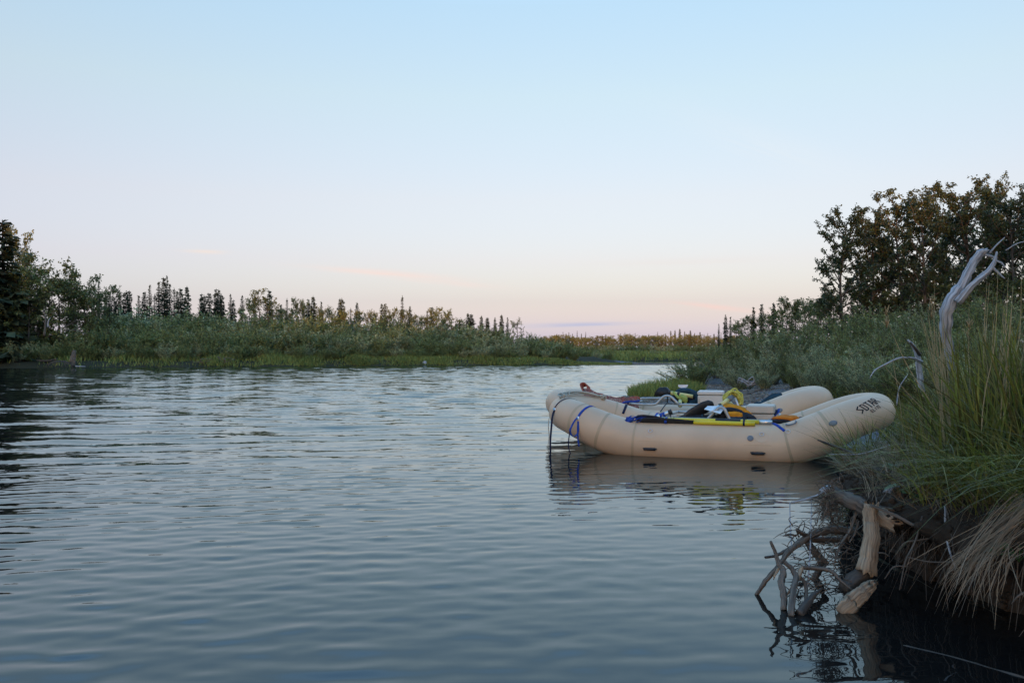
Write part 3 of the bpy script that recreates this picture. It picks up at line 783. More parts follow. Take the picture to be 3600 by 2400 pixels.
for i_, (px, pt, D) in enumerate(sorted([(2880, 1035, 47), (2935, 1010, 47), (3010, 1000, 46), (3090, 985, 46), (3180, 960, 45), (3290, 950, 44), (3400, 960, 43), (3520, 940, 42), (3240, 990, 43), (3360, 1000, 42), (3140, 1020, 44), (3460, 990, 41), (3580, 980, 40)])):
    top_plant(AL[int(g.integers(3))], 'alder_tree', px, pt, D, 6.0, ordl('low dark leafy tree filling the foot of the right-hand poplar grove', i_), 'alder', 'undergrowth trees of the grove', sxy=1.15)
for px, pt, D, s, lab in [(2527, 1138, 70, .9, 'small spruce at the left end of the right-bank skyline'), (2551, 1106, 66, .95, 'left spruce of the dark pair above the willows'),
        (2568, 1113, 66, 1.0, 'right spruce of the dark pair above the willows'), (2649, 1079, 60, .95, 'pointed spruce left of the leafy hump on the right bank'),
        (2678, 1068, 60, 1.1, 'broader spruce beside the pointed one on the right bank'), (2721, 1064, 58, .8, 'slim dark spruce before the leafy hump on the right bank')]:
    top_plant(SP[[0, 1, 2, 0, 5, 1][int(g.integers(6))]], 'spruce_tree', px, pt, D, 10, lab, 'spruce', sxy=s)
for i_, (px, pt, D) in enumerate(sorted([(2765, 1045, 56), (2797, 1050, 56), (2830, 1056, 54), (2860, 1050, 53), (2610, 1120, 62), (2745, 1075, 55), (2700, 1095, 58), (2890, 1060, 50), (2640, 1110, 60), (2590, 1130, 64)])):
    top_plant(AL[int(g.integers(3))], 'alder_tree', px, pt, D, 6.0, ordl('dark leafy tree in the low skyline left of the poplar grove', i_), 'alder', 'low right-bank skyline trees', sxy=1.0)
# ---- right bank: willows behind the gravel bar
def wb(px, pt, D, label, group=None, s=1.0, k=None):
    top_plant(WB[int(g.integers(4)) if k is None else k], 'willow_bush', px, pt, D, 3.0, label, 'willow', group, sxy=s)
wb(2455, 1220, 31.5, 'round dark willow leaning over the water at the left end of the bar', s=1.5, k=0)
wb(2420, 1262, 31.0, 'low dark willow dipping to the river beyond the grass tuft', s=2.2, k=2)
wb(2525, 1190, 33, 'grey willow behind the waterside dark one', s=1.1)
wb(2690, 1280, 23.5, 'small grey willow standing alone on the gravel', s=1.3, k=1)
wb(2610, 1265, 26, 'low willow at the upper edge of the gravel bar', s=1.6, k=1)
for i_, (px, pt, D) in enumerate(sorted([(2580, 1165, 34), (2640, 1150, 34), (2700, 1135, 33), (2760, 1120, 32), (2820, 1110, 31), (2880, 1100, 30), (2940, 1085, 29), (3000, 1070, 28), (3060, 1060, 27), (3120, 1050, 26), (3180, 1045, 25), (3250, 1040, 24), (3330, 1020, 23), (3410, 1010, 22), (3500, 1000, 21)])):
    wb(px, pt + g.uniform(-14, 14), D, ordl('tall grey-green willow in the back of the right-bank thicket', i_), 'back willows of the right thicket', 1.0)
for i_, (px, pt, D) in enumerate(sorted([(2570, 1225, 30), (2640, 1215, 29), (2710, 1200, 28), (2780, 1190, 27), (2850, 1165, 25), (2920, 1150, 24), (2990, 1140, 22), (3060, 1130, 21), (3130, 1120, 20), (3200, 1110, 19.5), (3280, 1100, 19), (3360, 1090, 18), (3450, 1085, 18), (3590, 1060, 19), (3690, 1050, 19)])):
    wb(px, pt + g.uniform(-14, 14), D, ordl('silvery willow in the middle of the right-bank thicket', i_), 'middle willows of the right thicket', 1.1)
for i_, (px, pt, D) in enumerate(sorted([(2800, 1245, 22.5), (2860, 1225, 21), (2925, 1215, 20), (2990, 1205, 18.5), (3050, 1195, 17.5), (3110, 1185, 16.5), (3170, 1180, 16), (3240, 1170, 15.5), (3320, 1170, 15)])):
    wb(px, pt + g.uniform(-12, 12), D, ordl('pale silvery willow at the front of the right-bank thicket', i_), 'front willows of the right thicket', 1.05)
# ---- wood on the shore behind the photographer, which keeps the low sun off the near river
Qs = []
src = [np.array([v.co[:] for v in SP[k][0].vertices], 'f').reshape(-1, 4, 3) for k in (0, 2, 5)]
for row, (y0, n) in enumerate([(-228, 110), (-235, 100), (-242, 100), (-250, 90)]):
    for i in range(n):
        x = -330 + 560 * (i + g.uniform(0, 1)) / n; a = g.uniform(0, 6.28); s = g.uniform(1.45, 1.75) * (1.25 if x < -95 else 1.12 if -68 < x < -12 else 1.0)
        q = src[int(g.integers(3))][::2] * np.array([s * 3.2, s * 3.2, s], 'f')
        R = np.array([[cos(a), -sin(a), 0], [sin(a), cos(a), 0], [0, 0, 1]], 'f')
        Qs.append(q @ R.T + np.array([x, y0 + g.uniform(-2, 2), .9], 'f'))
wood = mobj('spruce_wood', qmesh('spruce_wood', np.concatenate(Qs), 4, M['spruce'])); wood['kind'] = 'stuff'
print('WILLOWS', nW, 'WOOD quads', sum(len(q) for q in Qs))
# the wood goes on along the right bank and the left bank outside the picture
def quads_of(me): 
    co = np.empty(len(me.vertices) * 3, 'f'); me.vertices.foreach_get('co', co); return co.reshape(-1, 4, 3)
src2 = [quads_of(AL[0][0]), quads_of(AL[2][0]), quads_of(SP[0][0])[::2], quads_of(WF[1][0])]
def belt(name, spots, mats):
    Q = []
    for x, y in spots:
        k = int(g.integers(4)); a = g.uniform(0, 6.28); s = g.uniform(.9, 1.35)
        R = np.array([[cos(a), -sin(a), 0], [sin(a), cos(a), 0], [0, 0, 1]], 'f')
        Q.append((src2[k] * np.float32(s * (1.2 if k == 3 else 1.0))) @ R.T + np.array([x, y, ground_z(x, y) - .05], 'f'))
    o = mobj(name, qmesh(name, np.concatenate(Q), 4, mats)); o['kind'] = 'stuff'
belt('bank_wood', [(g.uniform(30, 60) + .25 * y, y) for y in g.uniform(-10, 60, 75)], M['alder'])
belt('bank_wood', [(-x, 66 - .42 * (x - 48) + g.uniform(3, 22)) for x in g.uniform(50, 150, 70)], M['alder'])
# ================================================================== rafts and their load
M['pvc'] = material('tan_raft_fabric', (.60, .405, .250), .42, .45, var=.09, vscale=2.2, detail=9, bump=.0012, bscale=9)
M['pvc_seam'] = material('raft_seam_tape', (.46, .33, .20), .5, .35, var=.08, vscale=6)
M['pvc_floor'] = material('raft_floor', (.36, .29, .22), .6, .3, var=.15, vscale=5)
M['black'] = material('black_plastic', (.018, .018, .019), .45, .4, var=.3, vscale=12)
M['ink'] = material('black_lettering', (.012, .011, .012), .6, .2, var=.2, vscale=20)
M['valve'] = material('grey_valve', (.16, .17, .18), .5, .4, var=.15, vscale=20)
M['blue'] = material('blue_webbing', (.020, .060, .30), .75, .2, var=.25, vscale=30)
M['navy'] = material('navy_webbing', (.014, .018, .045), .75, .2, var=.3, vscale=30)
M['yellow'] = material('yellow_oar_shaft', (.62, .50, .020), .38, .45, var=.08, vscale=5)
M['paleyellow'] = material('pale_yellow_shaft', (.62, .56, .22), .4, .45, var=.12, vscale=8)
M['alu'] = material('aluminium', (.62, .62, .60), .32, .5, metal=.9, var=.1, vscale=10)
M['pipe'] = material('grey_frame_pipe', (.36, .37, .36), .4, .5, metal=.6, var=.12, vscale=10)
M['boxtan'] = material('aluminium_box_sheet', (.48, .43, .35), .45, .4, metal=.15, var=.06, vscale=5)
M['boxwhite'] = material('white_cooler_plastic', (.56, .52, .46), .4, .4, var=.05, vscale=6)
M['orange'] = material('orange_vest_cloth', (.60, .24, .018), .8, .15, var=.25, vscale=14, bump=.004, bscale=30)
M['orange2'] = material('red_orange_vest_cloth', (.58, .17, .02), .8, .15, var=.25, vscale=14, bump=.004, bscale=30)
M['lime'] = material('lime_vest_cloth', (.30, .36, .09), .8, .15, var=.25, vscale=14)
M['darkcloth'] = material('dark_cloth', (.022, .024, .030), .85, .15, var=.35, vscale=10, bump=.004, bscale=25)
M['teal'] = material('teal_cloth', (.020, .052, .075), .8, .2, var=.3, vscale=10)
M['rope'] = material('pale_rope', (.42, .38, .30), .85, .15, var=.2, vscale=40)
M['yrope'] = material('yellow_rope', (.52, .46, .10), .85, .15, var=.25, vscale=30)
M['net'] = material('red_cargo_net', (.33, .095, .065), .85, .15, var=.25, vscale=20)
M['netmesh'] = material('red_mesh', (.30, .13, .11), .9, .1, var=.2, vscale=20)
M['white'] = material('white_plastic', (.75, .76, .76), .4, .4, var=.05, vscale=10)

ANG = radians(-20.0)
U2 = np.array([cos(ANG), sin(ANG)]); V2 = np.array([-sin(ANG), cos(ANG)])
class Raft:
    HL, HW, RT, Z0, KICK = 1.98, .68, .256, .165, .30
    def __init__(self, cx, cy, kick=(.30, .40)):
        self.c = np.array([cx, cy]); self.kick = kick
        # centre line of the ring tube, counted from the middle of the near side towards the stern
        st = 1.22; e = self.HL - st; n = 60
        pts = []
        q = np.linspace(0, st, 25)[:-1]; pts += [(a, -self.HW) for a in q]
        for t in np.linspace(-pi / 2, pi / 2, n): pts.append((st + e * cos(t), self.HW * sin(t)))
        q = np.linspace(st, -st, 50)[1:-1]; pts += [(a, self.HW) for a in q]
        for t in np.linspace(pi / 2, 3 * pi / 2, n): pts.append((-st + e * cos(t), self.HW * sin(t)))
        q = np.linspace(-st, 0, 25)[1:-1]; pts += [(a, -self.HW) for a in q]
        p = np.array(pts); d = np.r_[0, np.cumsum(np.linalg.norm(np.diff(np.vstack([p, p[:1]]), axis=0), axis=1))]
        self.N = 220; self.L = d[-1]
        s = np.linspace(0, d[-1], self.N, endpoint=False)
        pc = np.vstack([p, p[:1]])
        self.a = np.interp(s, d, pc[:, 0]); self.b = np.interp(s, d, pc[:, 1])
        self.path = self.world(self.a, self.b, self.zc(self.a))
        self.rad = self.RT - .035 * sstep(np.abs(self.a), 1.1, 1.95)
    def zc(self, a):
        a = np.asarray(a, float); k = np.where(a < 0, self.kick[0], self.kick[1])
        return self.Z0 + k * sstep(np.abs(a), .75, 2.0) ** 1.1
    def world(self, a, b, z):
        a, b, z = np.broadcast_arrays(np.asarray(a, float), np.asarray(b, float), np.asarray(z, float))
        return np.stack([self.c[0] + a * U2[0] + b * V2[0], self.c[1] + a * U2[1] + b * V2[1], z], -1)
    def frame(self, s):
        """position, tangent, outward and up at arc position s (metres from the middle of the near side)"""
        f = (s / self.L * self.N) % self.N
        P3 = self.path; N = self.N
        i = np.floor(f).astype(int) % N; j = (i + 1) % N; w = (f - np.floor(f))[..., None]
        pos = P3[i] * (1 - w) + P3[j] * w
        T = np.roll(P3, -1, 0) - np.roll(P3, 1, 0); T /= np.linalg.norm(T, axis=1)[:, None]
        t = T[i] * (1 - w) + T[j] * w; t /= np.linalg.norm(t, axis=-1, keepdims=True)
        out = np.cross(t, [0, 0, 1.]); out /= np.linalg.norm(out, axis=-1, keepdims=True)
        up = np.cross(out, t)
        r = self.rad[i] * (1 - w[..., 0]) + self.rad[j] * w[..., 0]
        return pos, t, out, up, r
    def surf(self, s, th, lift=0.0):
        """point on the tube skin: th = 0 outward, 90 deg = top"""
        s, th = np.broadcast_arrays(np.asarray(s, float), np.asarray(th, float))
        pos, t, out, up, r = self.frame(s)
        n = np.cos(th)[..., None] * out + np.sin(th)[..., None] * up
        return pos + n * (r + lift)[..., None], n, t
    def s_of_a(self, a, near=True):
        m = (self.b < 0) if near else (self.b > 0)
        idx = np.where(m)[0]; k = idx[np.argmin(np.abs(self.a[idx] - a))]
        s = k / self.N * self.L
        return s if s <= self.L / 2 or not near else s - self.L
    def loc(self, px, py, b):
        """local a and world point for a photo pixel on the plane b = const of this raft"""
        k = (px - HX) / FPX
        ox = self.c[0] + b * V2[0]; oy = self.c[1] + b * V2[1]
        a = (k * oy - ox) / (U2[0] - k * U2[1])
        y = oy + a * U2[1]
        return P(px, py, y)
    def patch(self, mb, poly_s, poly_t, lift, nsub=1):
        """flat polygon glued to the skin (lists of arc offsets / angles)"""
        p, n, t = self.surf(np.array(poly_s), np.array(poly_t), lift)
        mb.add(p, [tuple(range(len(p)))])
    def strap(self, mb, s, th0, th1, width, lift=.004, n=24, slant=0.0):
        th = np.linspace(th0, th1, n); ss = s + slant * (th - th0)
        p, nn, t = self.surf(ss, th, lift)
        mb.ribbon(p, width, t, .003)
D2 = radians
def build_raft(R, label, group, logo):
    base = R.world(0, 0, 0); root = empty('inflatable_raft', base, label, 'raft', group)
    mb = MB(); mb.tube(R.path, R.rad, 36, closed=True); tube = mb.build('tube', M['pvc'], root)
    # inflated floor and two cross thwarts
    mb = MB(); aa = np.linspace(-1.75, 1.75, 30); bb = np.linspace(-1, 1, 10)
    A, B = np.meshgrid(aa, bb); W = .62 * np.sqrt(np.clip(1 - (np.maximum(np.abs(A) - 1.2, 0) / .72) ** 2, .02, 1))
    Z = R.zc(A) - .18 + .025 * np.cos(B * pi * 3)
    g_ = R.world(A, B * W, Z); nx = len(aa)
    F = [(j * nx + i, j * nx + i + 1, (j + 1) * nx + i + 1, (j + 1) * nx + i) for j in range(len(bb) - 1) for i in range(nx - 1)]
    mb.add(g_.reshape(-1, 3), F).build('floor', M['pvc_floor'], root)
    for a in (-.95, 1.05):
        mb = MB(); b = np.linspace(-.52, .52, 9)
        mb.tube(R.world(a, b, np.full(9, float(R.zc(a)) + .0)), .19, 20, cap=True); mb.build('thwart', M['pvc'], root)
    # seam tapes round the tube, as slightly proud bands
    def band(s, wd):
        mb = MB(); th = np.linspace(0, 2 * pi, 36, endpoint=False)
        r0 = R.surf(s - wd / 2, th, .0025)[0]; r1 = R.surf(s + wd / 2, th, .0025)[0]
        V = np.vstack([r0, r1]); n = 36
        mb.add(V, [(i, (i + 1) % n, n + (i + 1) % n, n + i) for i in range(n)]); mb.build('seam_tape', M['pvc_seam'], tube)
    for a in (-1.62, -1.28, -.86, .98, 1.42): band(R.s_of_a(a), .030)
    for a in (-1.5, -1.0, -.72, 1.2): band(R.s_of_a(a, False), .026)
    band(R.L / 2 - .0 + .0, .03) if False else None
    # rubber grab handles with their pads
    for a in (-.62, .66):
        s = R.s_of_a(a); mb = MB(); pts = []
        ss = s + np.array([-.085, -.070, -.066, -.03, .03, .066, .070, .085]); lf = np.array([.0, .010, .020, .022, .022, .020, .010, .0])
        p = np.array([R.surf(x, D2(-14), l)[0] for x, l in zip(ss, lf)])
        mb.tube(p, [.006, .010, .019, .0185, .0185, .019, .010, .006], 12); h = mb.build('grab_handle', M['black'], root)
        mb = MB(); 
        for (u0, u1, v0, v1) in ((-.15, .15, 6, 6.6), (-.15, .15, -32, -31.4), (-.15, -.147, -32, 6.6), (.147, .15, -32, 6.6)):
            R.patch(mb, [s + u0, s + u1, s + u1, s + u0], [D2(v0), D2(v0), D2(v1), D2(v1)], .0016)
        mb.build('pad_outline', M['pvc_seam'], h, smooth=False)
    # D-ring pads
    for a in (-.62, .68):
        s = R.s_of_a(a); mb = MB(); t = np.linspace(0, 2 * pi, 24, endpoint=False)
        p, n, tt = R.surf(s + .075 * np.cos(t), D2(29) + .26 * np.sin(t), .002)
        mb.add(p, [tuple(range(24))]); pad = mb.build('ring_pad', M['pvc'], root)
        mb = MB(); t = np.linspace(0, 2 * pi, 14, endpoint=False)
        p, n, tt = R.surf(s + .024 * np.cos(t), D2(36) + .09 * np.sin(t), .009); mb.tube(p, .0035, 6, closed=True); mb.build('ring', M['alu'], pad)
    for a, th in ((.56, 24), (1.47, 22)):
        s = R.s_of_a(a); mb = MB(); t = np.linspace(0, 2 * pi, 18, endpoint=False)
        for k, (rr, lf) in enumerate(((.034, .001), (.034, .009), (.027, .011))):
            pass
        rings = [R.surf(s + rr * np.cos(t), D2(th) + rr / .27 * np.sin(t), lf)[0] for rr, lf in ((.036, .0005), (.036, .008), (.030, .011))]
        V = np.vstack(rings); F = [(k * 18 + i, k * 18 + (i + 1) % 18, (k + 1) * 18 + (i + 1) % 18, (k + 1) * 18 + i) for k in range(2) for i in range(18)] + [tuple(36 + i for i in range(18))]
        mb.add(V, F).build('air_valve', M['valve'], root)
    if logo:
        # SOTAR over a smaller ELITE, painted on the stern quarter; letters as strokes on a slanted baseline
        glyph = {'S': [[(.95, 1), (.05, .72), (.95, .30), (.1, 0)]], 'O': [[(.1, 1), (.75, 1), (.92, .82), (.92, .18), (.75, 0), (.1, 0), (.1, 1.0)]],
                 'T': [[(0, 1), (1, 1)], [(.5, 1), (.5, 0)]], 'A': [[(0, 0), (.35, 1), (.65, 1), (1, 0)], [(.17, .42), (.83, .42)]],
                 'R': [[(.05, 0), (.05, 1), (.8, 1), (.92, .82), (.8, .55), (.1, .5)], [(.45, .5), (1.15, 0)]],
                 'E': [[(1, 1), (0, 1), (0, 0), (1, 0)], [(0, .5), (.8, .5)]], 'L': [[(0, 1), (0, 0), (1, 0)]], 'I': [[(.5, 1), (.5, 0)]]}
        s0 = R.s_of_a(1.66) + .07
        def text(word, u0, v0, h, w, gap, th, nm):
            mb = MB(); x = u0
            for ch in word:
                for st in glyph[ch]:
                    p = np.array(st, float)
                    q = np.stack([x + p[:, 0] * w - .30 * (1 - p[:, 1]) * h * -1 * 0, v0 + p[:, 1] * h], 1)
                    for (x0, y0), (x1, y1) in zip(q[:-1], q[1:]):
                        d = np.array([x1 - x0, y1 - y0]); L = np.hypot(*d); d /= L; nrm = np.array([-d[1], d[0]]) * th / 2; e = d * th * .35
                        for f0, f1 in ((0, .34), (.34, .67), (.67, 1)):
                            A0 = np.array([x0, y0]) + d * L * f0 - (e if f0 == 0 else 0); A1 = np.array([x0, y0]) + d * L * f1 + (e if f1 == 1 else 0)
                            quad = np.array([A0 - nrm, A1 - nrm, A1 + nrm, A0 + nrm])
                            c, sn = cos(TILT), sin(TILT)
                            uu = quad[:, 0] * c - quad[:, 1] * sn; vv = quad[:, 0] * sn + quad[:, 1] * c
                            R.patch(mb, list(s0 + uu), list(TH0 + vv / .26), .0035)
                x += w + gap
            return mb.build(nm, M['ink'], tube, smooth=False)
        TILT = radians(20); TH0 = D2(24)
        text('SOTAR', -.02, .0, .098, .042, .016, .013, 'brand_lettering')
        text('ELITE', .070, -.060, .038, .017, .011, .007, 'model_lettering')
    return root, tube
R1 = Raft(2.62, 11.18); R2 = Raft(2.66, 13.30)
near_raft, near_tube = build_raft(R1, 'nearer tan inflatable raft with black lettering on its stern, lying alongside the bank', 'moored rafts', True)
far_raft, far_tube = build_raft(R2, 'farther tan inflatable raft with a red cargo net over its bow', 'moored rafts', False)

def L1(px, py, b): return R1.loc(px, py, b)
def L2(px, py, b): return R2.loc(px, py, b)
UL = np.array([U2[0], U2[1], 0]); VL = np.array([V2[0], V2[1], 0]); ZL = np.array([0, 0, 1.])
def thing_from(name, mat, mb, label, cat, group=None, smooth=True):
    return tag(mb.build(name, mat, None, smooth), label, cat, group)

# ---- bow straps of the near raft (cam straps with hanging tails)
def bow_strap(R, a, near, th0, th1, width, mat, label, tail=None, cat='strap'):
    base = R.surf(R.s_of_a(a, near), D2(60))[0]; root = empty('tie_down_strap', base, label, cat)
    mb = MB(); R.strap(mb, R.s_of_a(a, near), D2(th0), D2(th1), width); mb.build('webbing', mat, root)
    if tail is not None:
        mb = MB(); mb.ribbon(smooth_path(tail), width * .85, UL, .003); mb.build('tail', mat, root)
    return root
s_ = R1.s_of_a(-1.80)
b0 = bow_strap(R1, -1.84, True, 150, 20, .026, M['navy'], 'navy strap over the near raft bow with its tail hanging into the water')
t0 = R1.surf(s_ - .02, D2(22), .012)[0]; t1 = R1.surf(s_ - .02, D2(-30), .02)[0]
mb = MB(); mb.ribbon(smooth_path([t0, t0 + [-.03, -.03, -.10], t0 + [-.045, -.06, -.24], [t0[0] - .06, t0[1] - .07, .10], [t0[0] - .055, t0[1] - .07, -.08]]), .026, UL, .003); mb.build('tail', M['navy'], b0)
mb = MB(); mb.box(t0 + np.array([0, -.005, .0]), UL * .02, VL * .008, ZL * .016, .004); mb.build('buckle', M['alu'], b0)
b1 = bow_strap(R1, -1.52, True, 125, 22, .034, M['blue'], 'bright blue strap looped round the near raft bow tube with a steel buckle')
s2 = R1.s_of_a(-1.52); k0 = R1.surf(s2, D2(24), .012)[0]
mb = MB(); mb.ribbon(smooth_path([k0, k0 + [-.05, -.03, -.06], k0 + [-.10, -.045, -.17], k0 + [-.06, -.05, -.24], k0 + [.0, -.04, -.20], k0 + [.005, -.02, -.05]]), .024, UL, .003); mb.build('loop', M['blue'], b1)
mb = MB(); mb.ribbon(smooth_path([k0 + [.0, -.02, -.10], k0 + [.0, -.05, -.26], k0 + [.015, -.04, -.37]]), .020, UL, .003); mb.build('tail', M['blue'], b1)
mb = MB(); q = k0 + np.array([-.10, -.045, -.17]); mb.ribbon(smooth_path([q, q + [-.02, -.01, -.14], q + [-.01, -.0, -.25], q + [.03, .0, -.33]]), .014, UL, .003); mb.build('tail', M['navy'], b1)
mb = MB(); mb.box(k0 + np.array([.005, -.006, -.01]), UL * .016, VL * .008, ZL * .022, .004); mb.build('buckle', M['alu'], b1)
bow_strap(R1, -1.36, False, 150, 60, .034, M['navy'], 'dark grey strap band over the far side tube of the near raft bow')
bow_strap(R1, -.86, False, 165, 75, .034, M['blue'], 'narrow blue strap band over the far side tube of the near raft')
# hanging bow line
mb = MB(); q = R1.surf(R1.s_of_a(-1.95), D2(-20), .01)[0]; mb.tube(smooth_path([q, q + [-.01, -.02, -.12], q + [.0, -.02, -.25], q + [-.02, -.02, -q[2] - .02]]), .005, 6)
thing_from('bow_line', M['rope'], mb, 'thin grey line hanging from the tip of the near raft bow', 'rope')
# ---- rope draped over the bow of the near raft
root = empty('mooring_rope', R1.surf(R1.s_of_a(-1.95), D2(90))[0], 'pale mooring rope flaked in loops over the near raft bow', 'rope')
for k in range(9):
    o = .022 * (k - 4)
    pts = []
    for f, lf in zip(np.linspace(0, 1, 9), [.01, .018, .02, .02, .025, .03, .03, .025, .012]):
        s = R1.L / 2 + .48 * 0 + 0
        sa = -(R1.L / 2 - R1.L / 2) 
        # runs along the top of the bow arch from the near shoulder across to the far shoulder
        ss = R1.s_of_a(-1.86) - .05 - f * (.95 + .06 * sin(k * 2.1))
        th = D2(78 + 26 * f) + o * (2.2 + 1.2 * sin(3 * f + k)) + .10 * sin(7 * f + k * 1.7)
        pts.append(R1.surf(ss, th, lf + .012 * (k % 3))[0])
    mb = MB(); mb.tube(smooth_path(pts, per=4), .0085, 6); mb.build('strand', M['rope'], root)
kn = R1.surf(R1.s_of_a(-1.86) - 1.03, D2(112), .03)[0]
for k in range(3):
    t = np.linspace(0, 2 * pi, 16, endpoint=False); ax = [UL, VL, UL * .7 + ZL * .7][k]; bx = [ZL, ZL, VL][k]
    mb = MB(); mb.tube(kn + .035 * np.cos(t)[:, None] * ax + .035 * np.sin(t)[:, None] * bx, .010, 6, closed=True); mb.build('knot_loop', M['rope'], root)

# ---- oars lashed along the near tube
def tube_side(R, px, th, lift):
    """point on the near tube skin under photo column px"""
    best = None
    for a in np.linspace(-1.6, 1.6, 321):
        p = R.surf(R.s_of_a(a), th, lift)[0]
        u = HX + FPX * p[0] / p[1]
        if best is None or abs(u - px) < best[0]: best = (abs(u - px), p)
    return best[1]
def blade(mb, p0, p1, w0, w1, up, thick=.012):
    p0 = np.asarray(p0, float); p1 = np.asarray(p1, float); t = np.linspace(0, 1, 12)
    w = np.interp(t, [0, .08, .3, .7, 1], [w0 * .35, w0 * .8, w0, w0 * .8, w1])
    path = p0 + (p1 - p0) * t[:, None]
    d = p1 - p0; side = np.asarray(up, float); side = side - np.dot(side, d) * d / np.dot(d, d); side /= np.linalg.norm(side)
    nr = np.cross(d, side); nr /= np.linalg.norm(nr)
    n = 10; th = np.linspace(0, 2 * pi, n, endpoint=False)
    V = path[:, None, :] + (w / 2)[:, None, None] * np.cos(th)[None, :, None] * side + (np.minimum(thick, w / 2))[:, None, None] * np.sin(th)[None, :, None] * nr
    F = [(i * n + k, i * n + (k + 1) % n, (i + 1) * n + (k + 1) % n, (i + 1) * n + k) for i in range(11) for k in range(n)] + [tuple(range(n))[::-1], tuple(11 * n + k for k in range(n))]
    mb.add(V.reshape(-1, 3), F)
def oar(label, pts, th, lift, r, blade_w, sleeve=None, ferrule=None, endcap=False):
    """pts: pixel columns of blade tip, throat, shaft end along the tube"""
    A, B, C_ = [tube_side(R1, x, th, lift) for x in pts]
    root = empty('oar', (A + C_) / 2 - ZL * r, label, 'oar')
    up = ZL * .8 - VL * .6
    mb = MB(); blade(mb, A, B + (C_ - B) * .01, blade_w, r * 2.2, up); mb.build('blade', M['black'], root)
    mb = MB(); mb.tube(np.linspace(B, C_, 5), r, 14); mb.build('shaft', M['yellow'], root)
    if sleeve:
        s0, s1 = [tube_side(R1, x, th, lift) for x in sleeve]; mb = MB(); mb.tube(np.linspace(s0, s1, 3), r + .004, 14); mb.build('sleeve', M['black'], root)
    if ferrule:
        s0, s1 = [tube_side(R1, x, th, lift) for x in ferrule]; mb = MB(); mb.tube(np.linspace(s0, s1, 3), r * .93, 14); mb.build('ferrule', M['alu'], root)
    return root
oar('yellow oar with black grip sleeve and silver end lying along the near raft tube', (2232, 2326, 2672), D2(84), .030, .0255, .135, sleeve=(2520, 2602), ferrule=(2670, 2717))
oar('lower yellow oar with long black blade lying outside the other oar', (2246, 2444, 2660), D2(70), .026, .0255, .12)
# lashings
def lash(px, mat, label, w=.03, loop=True):
    p = tube_side(R1, px, D2(78), .05); root = empty('oar_lashing', p, label, 'strap')
    c0 = tube_side(R1, px, D2(84), .030); c1 = tube_side(R1, px, D2(70), .026)
    t = np.linspace(0, 2 * pi, 20); m = (c0 + c1) / 2; ax = c0 - c1; L = np.linalg.norm(ax); ax /= L; nr = np.cross(ax, UL); nr /= np.linalg.norm(nr)
    ring = m + (np.cos(t) * (L / 2 + .032))[:, None] * ax + (np.sin(t) * .032)[:, None] * nr
    mb = MB(); mb.ribbon(ring, w, UL, .003); mb.build('webbing', mat, root)
    q = ring[np.argmin(ring[:, 2])]
    mb = MB(); mb.ribbon(smooth_path([q, q + [-.01, -.012, -.035], q + [.0, -.016, -.07]]), w * .8, UL, .003); mb.build('tail', mat, root)
    return root
lash(2339, M['blue'], 'blue strap lashing the two oars together near the blades')
lash(2615, M['navy'], 'dark strap lashing the oar shafts below the orange vest', .022)
# carabiner
c = tube_side(R1, 2368, D2(70), .060); t = np.linspace(0, 2 * pi, 18, endpoint=False)
mb = MB(); mb.tube(c + (.018 * np.cos(t))[:, None] * UL + (.045 * np.sin(t) + .01)[:, None] * (ZL * .9 - VL * .4), .0045, 6, closed=True)
thing_from('carabiner', M['alu'], mb, 'small silver carabiner clipped to the yellow oar', 'carabiner')
# blue strap bundle at the oar tips
root = empty('strap_bundle', tube_side(R1, 2215, D2(70), .02), 'crumpled bundle of bright blue webbing at the black oar tips', 'strap')
gg = np.random.default_rng(5)
for k in range(9):
    a0 = tube_side(R1, 2203 + 4 * k, D2(64 + 4 * (k % 4)), .012); a1 = tube_side(R1, 2225 + 10 * k, D2(92 - 3 * (k % 3)), .05)
    mid = (a0 + a1) / 2 + np.array([gg.uniform(-.02, .02), -.02, gg.uniform(.0, .035)])
    mb = MB(); mb.ribbon(smooth_path([a0, mid, a1]), .034, UL * .6 + VL * .8 * (-1) ** k, .003); mb.build('webbing', M['blue'], root)
p0 = tube_side(R1, 2214, D2(66), .010)
mb = MB(); mb.ribbon([p0 + ZL * .05 + UL * .01, p0, p0 - ZL * .065 - VL * .018], .075, UL, .004); mb.build('flap', M['blue'], root)
# stern strap with ring, grab loop
root = empty('stern_strap', tube_side(R1, 2740, D2(50), .01), 'blue strap running from the frame to a steel ring on the near raft', 'strap')
mb = MB(); mb.ribbon(smooth_path([L1(2690, 1486, -.42), tube_side(R1, 2722, D2(80), .008), tube_side(R1, 2748, D2(55), .008), tube_side(R1, 2762, D2(42), .008)]), .032, UL * .7 + ZL * .7, .003); mb.build('webbing', M['blue'], root)
c = tube_side(R1, 2768, D2(38), .010); t = np.linspace(0, 2 * pi, 16, endpoint=False)
mb = MB(); mb.tube(c + (.026 * np.cos(t))[:, None] * UL + (.024 * np.sin(t))[:, None] * (ZL * .9 + VL * .3), .0035, 6, closed=True); mb.build('ring', M['alu'], root)
mb = MB(); mb.tube(smooth_path([tube_side(R1, 2764, D2(70), .004), tube_side(R1, 2768, D2(60), .016), tube_side(R1, 2785, D2(55), .02), tube_side(R1, 2800, D2(60), .016), tube_side(R1, 2800, D2(72), .006)]), .009, 7)
thing_from('grab_loop', M['valve'], mb, 'grey-green rope grab loop beside the stern strap on the near raft', 'rope loop')

